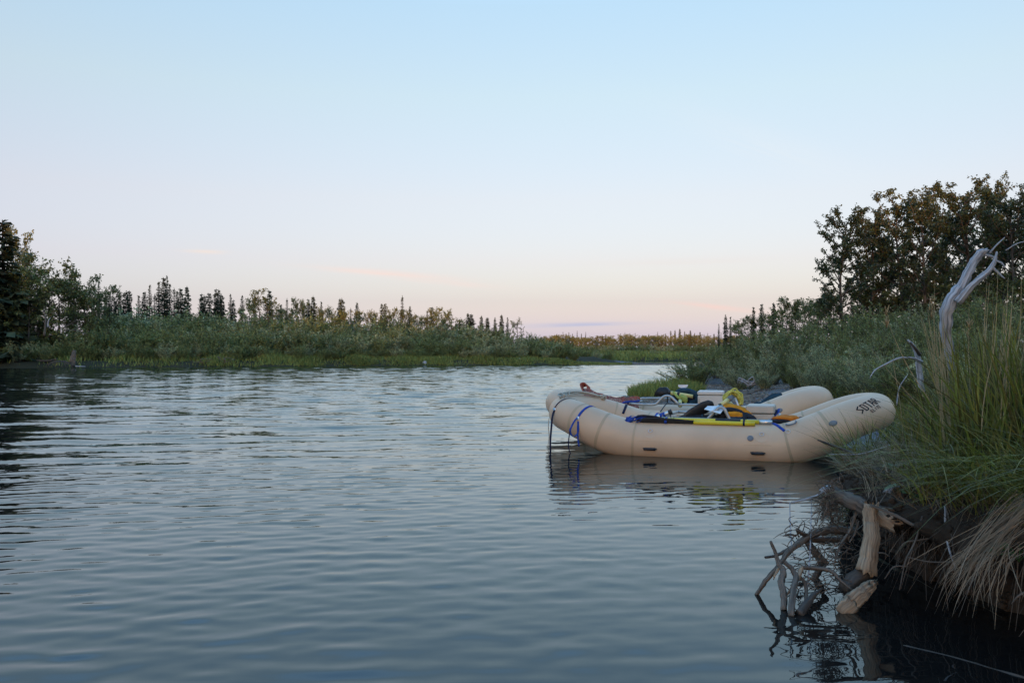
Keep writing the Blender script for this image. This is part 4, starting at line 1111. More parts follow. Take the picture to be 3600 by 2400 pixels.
# ---- rowing frames (bent pipe) on both rafts
def frame_pipe(name, label, paths, mat=M['pipe'], r=.021):
    base = np.mean(paths[0], axis=0); root = empty(name, base, label, 'rowing frame', 'rowing frames')
    for nm, p in zip(['side_rail', 'cross_bar', 'cross_bar', 'foot_bar', 'hoop', 'hoop'], paths):
        mb = MB(); mb.tube(smooth_path(p), r, 10); mb.build(nm, mat, root)
    return root
zt1 = .452
def w1(a, b, z): return R1.world(a, b, z).reshape(3)
def w2(a, b, z): return R2.world(a, b, z).reshape(3)
def seg(f, pts): return np.array([f(*p) for p in pts])
frame1 = frame_pipe('rowing_frame', 'grey bent-pipe rowing frame fitted inside the nearer raft',
    [seg(w1, [(-.55, -.60, zt1), (.0, -.60, zt1), (.5, -.60, zt1), (.75, -.60, zt1)]), seg(w1, [(-.55, -.6, zt1), (-.55, 0, zt1 + .01), (-.55, .66, zt1)]), seg(w1, [(.75, -.6, zt1), (.75, 0, zt1 + .01), (.75, .66, zt1)]),
     seg(w1, [(-.55, .64, zt1), (0, .64, zt1), (.75, .64, zt1)]),
     [L1(2482, 1480, -.56), L1(2500, 1460, -.56), L1(2518, 1441, -.56), L1(2530, 1432, -.56), L1(2545, 1436, -.56), L1(2556, 1456, -.56), L1(2566, 1474, -.56)]])
frame2 = frame_pipe('rowing_frame', 'grey pipe rowing frame with a raised hoop on the farther raft',
    [[L2(2215, 1418, -.62), L2(2260, 1421, -.62), L2(2300, 1421, -.62), L2(2312, 1415, -.62), L2(2330, 1396, -.62), L2(2345, 1391, -.62), L2(2360, 1396, -.62), L2(2385, 1420, -.62)],
     [L2(2385, 1422, -.62), L2(2420, 1422, -.62), L2(2500, 1424, -.62)], seg(w2, [(-.75, -.6, .478), (-.75, 0, .485), (-.75, .66, .478)]),
     [L2(2215, 1418, -.62), w2(-.80, 0, .50), L2(2240, 1402, .62), L2(2300, 1400, .62), L2(2400, 1402, .62)]], r=.020)
# chrome oarlock stand with blue wraps (near raft)
root = empty('oarlock_stand', L1(2330, 1480, -.55), 'chrome oarlock stand wrapped in blue tape at the front of the near frame', 'oarlock')
A0 = L1(2302, 1470, -.5); A1 = L1(2354, 1449, -.5)
mb = MB(); mb.tube(np.linspace(A0, A1, 6), [.034, .034, .03, .026, .024, .03], 12); mb.build('barrel', M['alu'], root)
for f in (.12, .45, .62): 
    mb = MB(); p = A0 + (A1 - A0) * f; d = (A1 - A0) / np.linalg.norm(A1 - A0); mb.tube([p - d * .016, p + d * .016], .037 - .008 * f, 12); mb.build('wrap', M['blue'], root)
mb = MB(); d = (A1 - A0) / np.linalg.norm(A1 - A0); mb.tube([A1 - d * .01, A1 + d * .03], [.033, .036], 12); mb.build('end_cap', M['black'], root)
mb = MB(); mb.tube(smooth_path([A1 + d * .02, L1(2357, 1462, -.53), L1(2355, 1478, -.56)]), .008, 6); mb.build('strut', M['black'], root)
mb = MB(); mb.tube(smooth_path([A0, L1(2312, 1476, -.54), L1(2325, 1484, -.58)]), .014, 8); mb.build('stem', M['pipe'], root)
# tall black blade propped across the near raft
root = empty('spare_oar', L1(2400, 1472, -.38), 'black spare oar blade propped up between the frame bars', 'oar')
mb = MB(); blade(mb, L1(2507, 1417, -.30), L1(2395, 1472, -.45), .17, .05, ZL * .9 + UL * .4, .02); mb.build('blade', M['black'], root)
mb = MB(); mb.tube([L1(2366, 1472, -.48), L1(2400, 1470, -.46), L1(2480, 1471, -.44), L1(2530, 1472, -.42)], .027, 10); mb.build('shaft', M['black'], root)
for f in (.30, .48, .55):
    a_ = L1(2405 + 90 * f, 1469, -.478); mb = MB(); mb.ribbon([a_ - UL * .022, a_ + UL * .022], .008, ZL, .004); mb.build('stripe', M['white'], root)
# aluminium plate on the frame hoop, pole and yellow throw rope
root = empty('seat_plate', L1(2510, 1446, -.5), 'bright tilted metal plate clamped beneath the sloping pole', 'plate')
mb = MB(); q = [L1(2476, 1437, -.55), L1(2532, 1453, -.68), L1(2543, 1440, -.52), L1(2524, 1427, -.38), L1(2488, 1426, -.38)]
q = np.array(q); n_ = np.cross(q[1] - q[0], q[2] - q[0]); n_ /= np.linalg.norm(n_)
mb.add(np.vstack([q, q - n_ * .006]), [(0, 1, 2, 3, 4), (9, 8, 7, 6, 5)] + [(i, i + 5, (i + 1) % 5 + 5, (i + 1) % 5) for i in range(5)]); mb.build('sheet', M['white'], root, smooth=False)
mb = MB(); mb.tube([L1(2500, 1446, -.62), L1(2540, 1424, -.45)], .010, 8); mb.build('clamp_rod', M['alu'], root)
root = empty('sloping_pole', L1(2545, 1420, -.45), 'pale yellow pole with silver ends sloping up out of the near raft', 'pole')
PA, PB = L1(2507, 1444, -.5), L1(2570, 1397, -.3)
mb = MB(); mb.tube(np.linspace(PA, PA + (PB - PA) * .45, 3), .021, 12); mb.build('silver_end', M['alu'], root)
mb = MB(); mb.tube(np.linspace(PA + (PB - PA) * .42, PA + (PB - PA) * .86, 3), .027, 12); mb.build('yellow_tube', M['paleyellow'], root)
mb = MB(); mb.tube(np.linspace(PA + (PB - PA) * .84, PB, 3), .033, 12); mb.build('grip', M['valve'], root)
mb = MB(); mb.tube(np.linspace(PA + (PB - PA) * .38, PA + (PB - PA) * .43, 2), .029, 12); mb.build('collar', M['black'], root)
root = empty('rope_hank', L1(2580, 1400, -.22), 'hank of yellow rope hung over the top of the sloping pole', 'rope')
gg = np.random.default_rng(9)
for k in range(13):
    o = gg.normal(0, 1, 3) * np.array([.012, .03, .012])
    pts = [L1(2552, 1408, -.26), L1(2556, 1392, -.25), L1(2565, 1380, -.22), L1(2578, 1377, -.2), L1(2592, 1384, -.2), L1(2602, 1398, -.2), L1(2605, 1412, -.2), L1(2600, 1424, -.22)]
    pts = [p + o * (1 + .3 * gg.normal()) for p in pts]
    mb = MB(); mb.tube(smooth_path(pts, per=4), .011, 6); mb.build('strand', M['yrope'], root)
mb = MB(); mb.tube([L1(2585, 1398, -.2), L1(2597, 1430, -.3)], .012, 8); mb.build('hanger', M['white'], root)
# yellow dry bag behind the pole
mb = MB(); mb.blob(L1(2553, 1425, -.15), UL * .10, VL * .10, ZL * .06, lump=.03, seed=3); thing_from('dry_bag', M['paleyellow'], mb, 'small yellow bag tucked under the sloping pole', 'bag')
# ---- orange life vests (near raft)
def vest(label, cloth, c, ex, ey, ez, seed, straps=2):
    root = empty('life_vest', c, label, 'life vest', 'life vests')
    mb = MB(); mb.blob(np.asarray(c), ex, ey, ez, 20, 10, .05, seed, .8); mb.build('shell', cloth, root)
    mb = MB(); mb.blob(np.asarray(c) - ey * .35 - ez * .55 + ex * .25, ex * .85, ey * .8, ez * .7, 18, 8, .06, seed + 1, .8); mb.build('lining', M['darkcloth'], root)
    for k in range(straps):
        t = np.linspace(-.2, pi * .95, 14); u = -.35 + .75 * k / max(1, straps - 1)
        p = np.asarray(c) + u * ex + (np.cos(t) * 1.06)[:, None] * (-ey) * sqrt(1 - u * u * .5) + (np.sin(t) * 1.07)[:, None] * ez * sqrt(1 - u * u * .5)
        mb = MB(); mb.ribbon(p, .03, ex, .004); mb.build('strap', M['darkcloth'], root)
        mb = MB(); mb.box(p[3], unit(ex) * .020, unit(ez) * .014, unit(ey) * .007, .003); mb.build('buckle', M['black'], root)
    return root
# humped vest: yoke, orange panel, dark arm opening
root = empty('life_vest', L1(2590, 1465, -.45), 'humped orange and black life vest lying against the metal dry box', 'life vest', 'life vests')
def arch(pts, b, w, thick, mat, nm):
    p = smooth_path([L1(x, y, b) for x, y in pts], per=5); n = len(p)
    mb = MB(); mb.tube(p, np.interp(np.linspace(0, 1, n), [0, .2, .8, 1], [thick * .5, thick, thick, thick * .6]), 12, flat=w / thick * 1.0, up=VL); return mb.build(nm, mat, root)
arch([(2536, 1440), (2548, 1432), (2566, 1431), (2590, 1436), (2612, 1443), (2632, 1452), (2643, 1466)], -.36, .10, .045, M['orange'], 'yoke')
arch([(2540, 1446), (2556, 1440), (2576, 1441), (2600, 1448), (2617, 1458)], -.48, .06, .032, M['darkcloth'], 'collar_lining')
mb = MB(); mb.blob(L1(2583, 1457, -.50), UL * .115, VL * .07, ZL * .045 - UL * .01, 16, 8, .05, 4, .75); mb.build('front_panel', M['orange'], root)
mb = MB(); mb.blob(L1(2585, 1468, -.52), UL * .125, VL * .06, ZL * .022 + UL * .02, 16, 8, .05, 8, .8); mb.build('lower_band', M['teal'], root)
mb = MB(); mb.blob(L1(2636, 1466, -.44), UL * .085 - ZL * .035, VL * .09, ZL * .045, 16, 8, .04, 6, .8); mb.build('arm_opening', M['darkcloth'], root)
mb = MB(); mb.ribbon(smooth_path([L1(2616, 1452, -.55), L1(2619, 1466, -.60), L1(2617, 1482, -.66)]), .045, UL, .006); mb.build('strap', M['darkcloth'], root)
mb = MB(); mb.blob(L1(2542, 1462, -.46), UL * .07, VL * .08, ZL * .05, 14, 8, .06, 2); thing_from('bundled_jacket', M['darkcloth'], mb, 'bundled dark jacket between the pipe hoop and the orange vest', 'jacket')
root = empty('duffel_bag', L1(2440, 1480, -.40), 'long dark duffel lying under the propped black blade', 'bag')
mb = MB(); mb.tube(smooth_path([L1(2392, 1478, -.42), L1(2405, 1473, -.40), L1(2450, 1472, -.38), L1(2520, 1472, -.36), L1(2532, 1478, -.36)]), [.02] + [.055] * 19 + [.03], 12, ridge=.06); mb.build('body', M['darkcloth'], root)
for x_ in (2420, 2470, 2510):
    p_ = L1(x_, 1472, -.385); t = np.linspace(0, 2 * pi, 14); mb = MB(); mb.ribbon(p_ + (.060 * np.cos(t))[:, None] * VL + (.060 * np.sin(t))[:, None] * ZL, .022, UL, .003); mb.build('strap', M['teal'], root)
# flat vest on the stern thwart
root = empty('life_vest', L1(2790, 1478, -.52), 'flat red-orange and black life vest near the stern lettering end of the raft', 'life vest', 'life vests')
mb = MB(); mb.blob(L1(2765, 1470, -.50), UL * .15, VL * .13, ZL * .038, 18, 8, .07, 3, .8); mb.build('front_panel', M['orange2'], root)
mb = MB(); mb.blob(L1(2752, 1480, -.58), UL * .13, VL * .06, ZL * .030, 16, 8, .05, 7, .8); mb.build('lower_band', M['darkcloth'], root)
mb = MB(); mb.blob(L1(2825, 1475, -.48), UL * .085, VL * .10, ZL * .032, 16, 8, .05, 9, .8); mb.build('back_panel', M['darkcloth'], root)
mb = MB(); mb.blob(L1(2826, 1482, -.56), UL * .06, VL * .04, ZL * .018, 14, 6, .05, 12, .8); mb.build('hem', M['orange2'], root)
mb = MB(); mb.box(L1(2868, 1468, -.45), UL * .075 + ZL * .002, VL * .06, ZL * .034, .012); mb.build('pouch', M['darkcloth'], root)
mb = MB(); mb.box(L1(2861, 1467, -.455), UL * .010, VL * .062, ZL * .0365, .003); mb.build('pouch_stripe', M['white'], root)
# ---- metal dry box (near raft)
def drybox(label, cpt, hl, hd, hh, body, lidm, latch=True, group='boxes on the rafts', ratio=.32, yaw=0.0):
    ul = UL * cos(yaw) + VL * sin(yaw); vl = VL * cos(yaw) - UL * sin(yaw)
    c = np.asarray(cpt, float); root = empty('dry_box', c - ZL * hh, label, 'box', group)
    lid = hh * ratio
    mb = MB(); mb.box(c - ZL * lid, ul * hl, vl * hd, ZL * (hh - lid), .008); mb.build('body', body, root, smooth=False)
    mb = MB(); mb.box(c + ZL * (hh - lid + .004), ul * (hl + .006), vl * (hd + .006), ZL * (lid - .004), .014); lo = mb.build('lid', lidm, root, smooth=False)
    if latch:
        p = c - vl * (hd + .006) - ZL * (hh * .25) + ul * hl * .15
        mb = MB(); mb.box(p, ul * .036, vl * .006, ZL * .010, .003); la = mb.build('latch', M['alu'], root, smooth=False)
        mb = MB(); mb.tube([p + ul * .034 - vl * .008 + ZL * .004, p + ul * .030 - vl * .010 + ZL * .034], .005, 6); mb.tube([p - ul * .034 - vl * .008 + ZL * .004, p - ul * .030 - vl * .010 + ZL * .034], .005, 6); mb.build('latch_arm', M['alu'], la)
        mb = MB(); mb.tube(smooth_path([p + ul * .05 - ZL * .03 - vl * .006, p + ul * .058 - ZL * .06 - vl * .012, p + ul * .03 - ZL * .068 - vl * .012, p - ul * .03 - ZL * .068 - vl * .012]), .005, 6); mb.build('carry_handle', M['alu'], root)
    return root
bx = L1(2676, 1450, -.22); bx[2] = .0
drybox('tan metal dry box with a latch in the middle of the nearer raft', np.array([bx[0], bx[1], .46]), .165, .20, .17, M['boxtan'], M['boxtan'])
# dark blue strap holding the box
root = empty('box_strap', L1(2720, 1470, -.35), 'dark blue strap pulled down beside the metal dry box', 'strap')
mb = MB(); mb.ribbon(smooth_path([L1(2736, 1438, -.2), L1(2734, 1452, -.3), L1(2718, 1468, -.42), L1(2700, 1484, -.5)]), .045, UL * .6 + ZL * .5, .004); mb.build('webbing', M['blue'], root)
mb = MB(); mb.ribbon(smooth_path([L1(2728, 1440, -.2), L1(2724, 1456, -.32), L1(2722, 1470, -.42)]), .03, UL, .004); mb.build('webbing', M['navy'], root)
mb = MB(); mb.box(L1(2741, 1457, -.3), UL * .015, VL * .008, ZL * .018, .003); mb.build('buckle', M['alu'], root)

# ---- farther raft: cargo net over the bow
root = empty('cargo_net', R2.surf(R2.s_of_a(-1.55, False), D2(90))[0], 'red mesh cargo net draped along the bow of the farther raft', 'cargo net')
na, nb = 30, 7
top = smooth_path([L2(2048, 1366, .10), L2(2072, 1370, -.1), L2(2100, 1382, -.30), L2(2140, 1393, -.40), L2(2175, 1398, -.45), L2(2215, 1400, -.48), L2(2245, 1402, -.5)], per=5)
bot = smooth_path([L2(2056, 1388, -.45), L2(2078, 1399, -.60), L2(2105, 1411, -.70), L2(2140, 1421, -.74), L2(2175, 1428, -.76), L2(2215, 1432, -.76), L2(2245, 1430, -.76)], per=5)
m_ = len(top); gg = np.random.default_rng(4)
G = top[:, None, :] + (bot - top)[:, None, :] * np.linspace(0, 1, nb)[None, :, None]
G = G + gg.normal(0, .006, G.shape); G[:, 1:-1, 2] -= .03
mb = MB()
for j in range(nb): mb.tube(G[:, j], .0058 if 0 < j < nb - 1 else .010, 4, cap=False)
for i in range(m_): mb.tube(G[i], .0058, 4, cap=False)
for i in range(m_ - 1):
    for j in range(nb - 1): mb.tube([G[i, j], G[i + 1, j + 1]], .004, 3, cap=False); mb.tube([G[i + 1, j], G[i, j + 1]], .004, 3, cap=False)
mb.build('mesh', M['netmesh'], root)
for i in (5, 14, 22):
    mb = MB(); mb.ribbon(G[i] + ZL * .008, .045, UL, .004); mb.build('binding', M['net'], root)
for k in range(5):
    o = np.array([.012 * k, .02 * k, 0]); 
    mb = MB(); mb.tube(smooth_path([L2(2064, 1398, -.2) + o, L2(2050 - k, 1375 + 2 * k, -.1) + o, L2(2040, 1352 + 3 * k, .0) + o, L2(2050, 1345 + 3 * k, .05) + o, L2(2062, 1352 + 2 * k, .05) + o, L2(2066, 1372, .0) + o, L2(2070, 1396, -.15) + o], per=5), .010, 6); mb.build('loop', M['net'], root)
bow_strap(R2, -1.60, True, 170, 60, .030, M['navy'], 'dark strap over the bow arch of the farther raft')
# blue lashing on the far raft frame
root = empty('frame_lashing', L2(2180, 1420, -.62), 'blue straps tying the frame corner of the farther raft', 'strap')
for k, q in enumerate([[(2158, 1412), (2170, 1424), (2182, 1427)], [(2176, 1428), (2188, 1416), (2206, 1412), (2222, 1410)], [(2168, 1420), (2180, 1430), (2196, 1424)], [(2205, 1416), (2225, 1412), (2250, 1408)]]):
    mb = MB(); mb.ribbon(smooth_path([L2(x, y, -.66 + .02 * k) for x, y in q]), .034, ZL * .8 + UL * .3, .004); mb.build('webbing', M['blue' if k != 2 else 'navy'], root)
mb = MB()
for k in range(4): mb.tube(smooth_path([L2(2215 + 6 * k, 1398 + k, -.3), L2(2230 + 4 * k, 1395, -.25), L2(2248, 1398 + k, -.3)]), .012, 6)
thing_from('red_cord', M['net'], mb, 'small red cord pile behind the frame lashing', 'rope')
# ---- farther raft: bags, vest, boxes
root = empty('black_bag', L2(2330, 1400, .1), 'black domed bag standing in the farther raft', 'bag')
q = [L2(2298, 1392, .1), L2(2304, 1376, .1), L2(2315, 1363, .1), L2(2340, 1362, .1), L2(2350, 1372, .1), L2(2354, 1394, .1)]
qb = [p + VL * .22 + (np.mean(q, axis=0) - p) * .12 for p in q]; mq = [p + VL * .10 + (p - np.mean(q, axis=0)) * .06 for p in q]
mb = MB(); mb.add(np.vstack([q, mq, qb]), [(5, 4, 3, 2, 1, 0), (12, 13, 14, 15, 16, 17)] + [(r_ * 6 + i, r_ * 6 + (i + 1) % 6, r_ * 6 + 6 + (i + 1) % 6, r_ * 6 + 6 + i) for r_ in (0, 1) for i in range(6)]); mb.build('sack', M['black'], root, smooth=True)
mb = MB(); mb.ribbon(smooth_path([L2(2305, 1395, .0), L2(2325, 1375, -.01), L2(2347, 1390, .0)]), .03, VL, .004); mb.build('strap', M['darkcloth'], root)
root = empty('teal_pack', L2(2420, 1405, .1), 'dark teal hooped pack in the farther raft beside the white box', 'pack')
mb = MB(); mb.tube(smooth_path([L2(2378, 1386, .1), L2(2392, 1374, .1), L2(2412, 1373, .1), L2(2440, 1382, .1), L2(2452, 1394, .1), L2(2448, 1412, .1), L2(2425, 1416, .1)]), .045, 12); mb.build('hoop', M['teal'], root)
mb = MB(); mb.blob(L2(2415, 1400, .16), UL * .16, VL * .08, ZL * .09, 16, 8, .04, 2, .8); mb.build('body', M['darkcloth'], root)
root = empty('life_vest', L2(2395, 1395, -.2), 'lime green life vest slung over the frame of the farther raft', 'life vest', 'life vests')
mb = MB(); mb.tube(smooth_path([L2(2368, 1378, -.3), L2(2378, 1390, -.32), L2(2390, 1400, -.34), L2(2402, 1398, -.34)]), [.02] * 16, 10, flat=1.8, up=VL); mb.build('strap_panel', M['lime'], root)
mb = MB(); mb.blob(L2(2402, 1400, -.33), UL * .07 - ZL * .02, VL * .05, ZL * .05, 14, 8, .08, 3, .8); mb.build('front_panel', M['lime'], root)
mb = MB(); mb.blob(L2(2409, 1408, -.34), UL * .022 - ZL * .02, VL * .03, ZL * .06, 12, 8, .05, 4); mb.build('tongue', M['lime'], root)
mb = MB(); mb.blob(L2(2380, 1402, -.28), UL * .10, VL * .06, ZL * .06, 14, 8, .05, 6); mb.build('lining', M['darkcloth'], root)
def short_pole(label, p0, p1, r, bands):
    root = empty('oar_shaft', (p0 + p1) / 2, label, 'oar')
    mb = MB(); mb.tube([p0, p0 + (p1 - p0) * .5, p1], r, 12); mb.build('shaft', M['paleyellow'], root)
    for f in bands:
        mb = MB(); d = (p1 - p0) / np.linalg.norm(p1 - p0); q = p0 + (p1 - p0) * f; mb.tube([q - d * .018, q + d * .018], r + .006, 12); mb.build('collar', M['black'], root)
    return root
short_pole('pale yellow oar shaft lying inside the hooped teal pack', L2(2352, 1379, -.05), L2(2436, 1393, -.05), .028, (.02, .4))
short_pole('upright yellow oar stub dropping behind the pipe hoop', L2(2391, 1408, -.45), L2(2391, 1425, -.62), .026, (.9,))
root = empty('motor_bracket', L2(2402, 1362, .3), 'white winged plastic bracket sticking up behind the teal pack', 'bracket')
q = np.array([L2(2384, 1352, .3), L2(2419, 1352, .3), L2(2416, 1360, .3), L2(2406, 1364, .3), L2(2396, 1364, .3), L2(2385, 1359, .3)])
mb = MB(); mb.add(np.vstack([q, q + VL * .014]), [(5, 4, 3, 2, 1, 0), (6, 7, 8, 9, 10, 11)] + [(i, (i + 1) % 6, (i + 1) % 6 + 6, i + 6) for i in range(6)]); mb.build('wing', M['white'], root, smooth=False)
mb = MB(); mb.box(L2(2402, 1368, .3), UL * .022, VL * .012, ZL * .030, .004); mb.build('stem', M['white'], root, smooth=False)
bx = L2(2500, 1410, .0)
drybox('white lidded cooler box in the farther raft', np.array([bx[0], bx[1], .545]), .19, .20, .15, M['boxwhite'], M['boxwhite'], latch=False, ratio=.22, yaw=radians(4))
mb = MB(); mb.box(L2(2459, 1407, -.21), UL * .012, VL * .010, ZL * .028, .003); mb.box(L2(2459, 1412, -.215), UL * .014, VL * .010, ZL * .006, .002)
thing_from('cooler_clasp', M['boxtan'], mb, 'small clasp on the left corner of the white cooler box', 'clasp', smooth=False)
# thin pole/line from hoop
mb = MB(); mb.tube(smooth_path([L2(2346, 1415, -.5), L2(2335, 1428, -.62), L2(2322, 1446, -.8)]), .009, 6); thing_from('tether', M['black'], mb, 'thin black tether hanging from the pipe hoop between the rafts', 'rope')
mb = MB(); mb.tube(smooth_path([L2(2346, 1386, -.6), L2(2347, 1400, -.64), L2(2346, 1414, -.64)]), .012, 6); thing_from('hoop_post', M['black'], mb, 'short dark post at the middle of the raised pipe hoop', 'post')
# teal folding chair at the stern of the far raft
root = empty('folded_chair', L2(2720, 1420, -.2), 'dark teal strap chair folded over the stern of the farther raft', 'chair')
mb = MB(); mb.ribbon(smooth_path([L2(2650, 1422, -.2), L2(2680, 1415, -.2), L2(2705, 1401, -.2), L2(2730, 1393, -.2), L2(2750, 1394, -.2)]), [.05, .06, .06, .055, .05, .07, .07, .08, .09, .09, .10, .11, .11, .11, .10, .10, .10, .10, .10, .10, .09], ZL * .9 + VL * .4, .02); mb.build('back_band', M['teal'], root)
mb = MB(); mb.ribbon(smooth_path([L2(2744, 1394, -.22), L2(2755, 1404, -.24), L2(2763, 1424, -.26), L2(2766, 1440, -.30)]), .10, UL * .9 + ZL * .3, .03); mb.build('side_band', M['teal'], root)
mb = MB(); mb.blob(L2(2757, 1440, -.30), UL * .065, VL * .06, ZL * .06, 14, 8, .05, 3, .8); mb.build('seat_bundle', M['teal'], root)
mb = MB(); mb.ribbon([L2(2742, 1404, -.30), L2(2757, 1408, -.31)], .016, ZL, .006); mb.build('white_print', M['white'], root)
mb = MB(); mb.ribbon([L2(2629, 1428, -.25), L2(2648, 1419, -.22)], .02, ZL, .006); mb.build('red_tab', M['net'], root)
# stern line of the far raft
p0 = R2.surf(R2.s_of_a(1.95), D2(40), .01)[0]
mb = MB(); mb.tube(smooth_path([L2(2864, 1394, -.1), L2(2880, 1412, -.15), L2(2895, 1432, -.25), L2(2910, 1445, -.3)]), .012, 6)
thing_from('stern_line', M['yrope'], mb, 'short yellow and white line leaving the stern of the farther raft', 'rope')
# ================================================================== grass, straw, driftwood, shore details
def blade_mesh(name, parts, mat):
    """parts: list of (V (N,S+1,2,3)); ribbons with shared verts, one island per blade"""
    vs = []; fs = []; off = 0
    for V in parts:
        N, S1 = V.shape[:2]; vs.append(V.reshape(-1, 3))
        base = (np.arange(N) * S1 * 2)[:, None] + off
        for k in range(S1 - 1):
            a = base + 2 * k; fs.append(np.concatenate([a, a + 1, a + 3, a + 2], 1))
        off += N * S1 * 2
    V = np.concatenate(vs).astype('f'); Q = np.concatenate(fs).astype('i')
    me = bpy.data.meshes.new(name); me.vertices.add(len(V)); me.vertices.foreach_set('co', V.ravel())
    me.loops.add(Q.size); me.loops.foreach_set('vertex_index', Q.ravel())
    me.polygons.add(len(Q)); me.polygons.foreach_set('loop_start', np.arange(0, Q.size, 4, dtype='i'))
    me.polygons.foreach_set('use_smooth', np.ones(len(Q), bool)); me.materials.append(mat); me.update(calc_edges=True)
    return me
def blades(base, h, w, lean, bend, g, S=5, dirang=None):
    """bent grass blades: base (N,3), height h, width w, lean (m/m), bend droop"""
    N = len(base); h = np.broadcast_to(h, N); w = np.broadcast_to(w, N); lean = np.broadcast_to(lean, N); bend = np.broadcast_to(bend, N)
    a = g.uniform(0, 2 * pi, N) if dirang is None else dirang
    d = np.stack([np.cos(a), np.sin(a), np.zeros(N)], 1)
    t = np.linspace(0, 1, S + 1)
    out = lean[:, None] * t + bend[:, None] * t ** 2.2
    up = t[None, :] * (1 - .12 * lean[:, None] ** 2) - .45 * bend[:, None] ** 1.3 * t[None, :] ** 3
    p = base[:, None, :] + (h[:, None] * out)[:, :, None] * d[:, None, :] + (h[:, None] * up)[:, :, None] * np.array([0, 0, 1.])
    fa = g.uniform(0, 2 * pi, N); s = np.stack([np.cos(fa), np.sin(fa), np.zeros(N)], 1)
    wt = np.interp(t, [0, .25, .7, 1], [.6, 1, .75, .08])
    o = (w[:, None] * wt)[:, :, None] * s[:, None, :] * .5
    return np.stack([p - o, p + o], 2)
def stuff_obj(name, me):
    o = mobj(name, me); o['kind'] = 'stuff'; return o
def scatter(n, fx, g):
    pts = []
    while len(pts) < n:
        x, y = fx(g, n); ok = np.ones(len(x), bool); pts += list(zip(x[ok], y[ok]))
    p = np.array(pts[:n]); return p[:, 0], p[:, 1]
g = np.random.default_rng(21)

# ---- undercut river bank in front, right
bank_pts = smooth_path([(3.30, -.4, 0), (2.95, 2, 0), (2.68, 3.4, 0), (2.40, 4.4, 0), (2.30, 5.2, 0), (2.52, 6.2, 0), (3.0, 7.4, 0), (3.45, 8.3, 0)], per=14)[:, :2]
tn = np.gradient(bank_pts, axis=0); tn /= np.linalg.norm(tn, axis=1)[:, None]; nrm = np.stack([-tn[:, 1], tn[:, 0]], 1)   # points to the water
Hb = np.interp(bank_pts[:, 1], [-20, 0, 4.5, 6, 7.4, 8.6], [.7, .7, .56, .46, .24, .12])
prof = [(-.55, 1.06), (-.30, 1.05), (-.05, 1.03), (.14, .98), (.24, .88), (.27, .74), (.20, .60), (.06, .44), (-.04, .26), (-.10, .05), (-.14, -.3)]
BX = np.zeros((len(bank_pts), len(prof))); BY = BX.copy(); BZ = BX.copy()
for j, (o, zf) in enumerate(prof):
    nz = .06 * np.sin(3.1 * bank_pts[:, 1] + 1.3 * j) + .05 * np.sin(7.7 * bank_pts[:, 1] + 2.1 * j) + .02 * g.normal(size=len(bank_pts))
    fade_ = np.interp(bank_pts[:, 1], [4.5, 5.1, 9], [1.0, .35, .3]) if o > 0 else 1.0
    oo = o * fade_ + (nz * (.4 + .6 * (bank_pts[:, 1] < 4.9)) if j > 1 else 0)
    BX[:, j] = bank_pts[:, 0] + nrm[:, 0] * oo; BY[:, j] = bank_pts[:, 1] + nrm[:, 1] * oo; BZ[:, j] = Hb * zf + (.02 * g.normal(size=len(bank_pts)) if j > 1 else 0)
bank = mobj('river_bank', gmesh('river_bank', BX, BY, BZ, M['soil'])); bank['kind'] = 'structure'
def bank_z(x, y):
    z = hgt(x, y); sd = sdist(x, y)
    H = np.interp(y, [-20, 0, 4.5, 6, 7.4, 8.6], [.7, .7, .56, .46, .24, .12])
    return np.where((sd < .66) & (y < 8.6), np.maximum(z, H * (1.02 - .25 * np.clip((.05 - sd) / .3, 0, 1))), z)
# ---- grass on the near bank
def bank_xy(g, n, lo=-.22, hi=2.6, y0=2.2, y1=8.9, pw=1.6):
    y = g.uniform(y0, y1, n * 3); d = lo + (hi - lo) * g.uniform(0, 1, n * 3) ** pw
    i = np.interp(y, bank_pts[:, 1], np.arange(len(bank_pts))); 
    x = np.interp(i, np.arange(len(bank_pts)), bank_pts[:, 0]) + d
    return x, y, d
n = 21000
x, y, d = bank_xy(g, n, -.12, 2.6, 2.2, 8.9, 1.25); x, y, d = x[:n], y[:n], d[:n]
keep = ~((y > 4.7) & (d < np.interp(y, [4.7, 5.4, 6.4, 8.9], [-.1, .12, .22, .15]))); x, y, d = x[keep], y[keep], d[keep]; n = len(x)
z = bank_z(x, y); B = np.stack([x, y, z - .02], 1)
tall = np.interp(y, [2, 4.5, 6, 7, 8, 9], [1.15, 1.10, .98, .78, .42, .28]) * np.where(y > 4.8, np.interp(d, [0, .25, .5, .9, 1.5], [.12, .22, .6, 1.05, 1.2]), np.interp(d, [-.25, 0, .3, .8, 1.5], [.3, .4, .75, 1.0, 1.1]))
clump = .76 + .40 * np.sin(3.3 * x + 1.7 * y) * np.sin(2.9 * y - 1.1 * x)
h = tall * clump * g.uniform(.45, 1.2, n)
da = np.where(g.uniform(0, 1, n) < .10, pi + g.normal(0, .9, n), g.uniform(0, 6.28, n))
P1 = blades(B, h, g.uniform(.007, .019, n), g.uniform(.0, .26, n), .03 + .65 * g.uniform(0, 1, n) ** 3.0, g, 6, da)
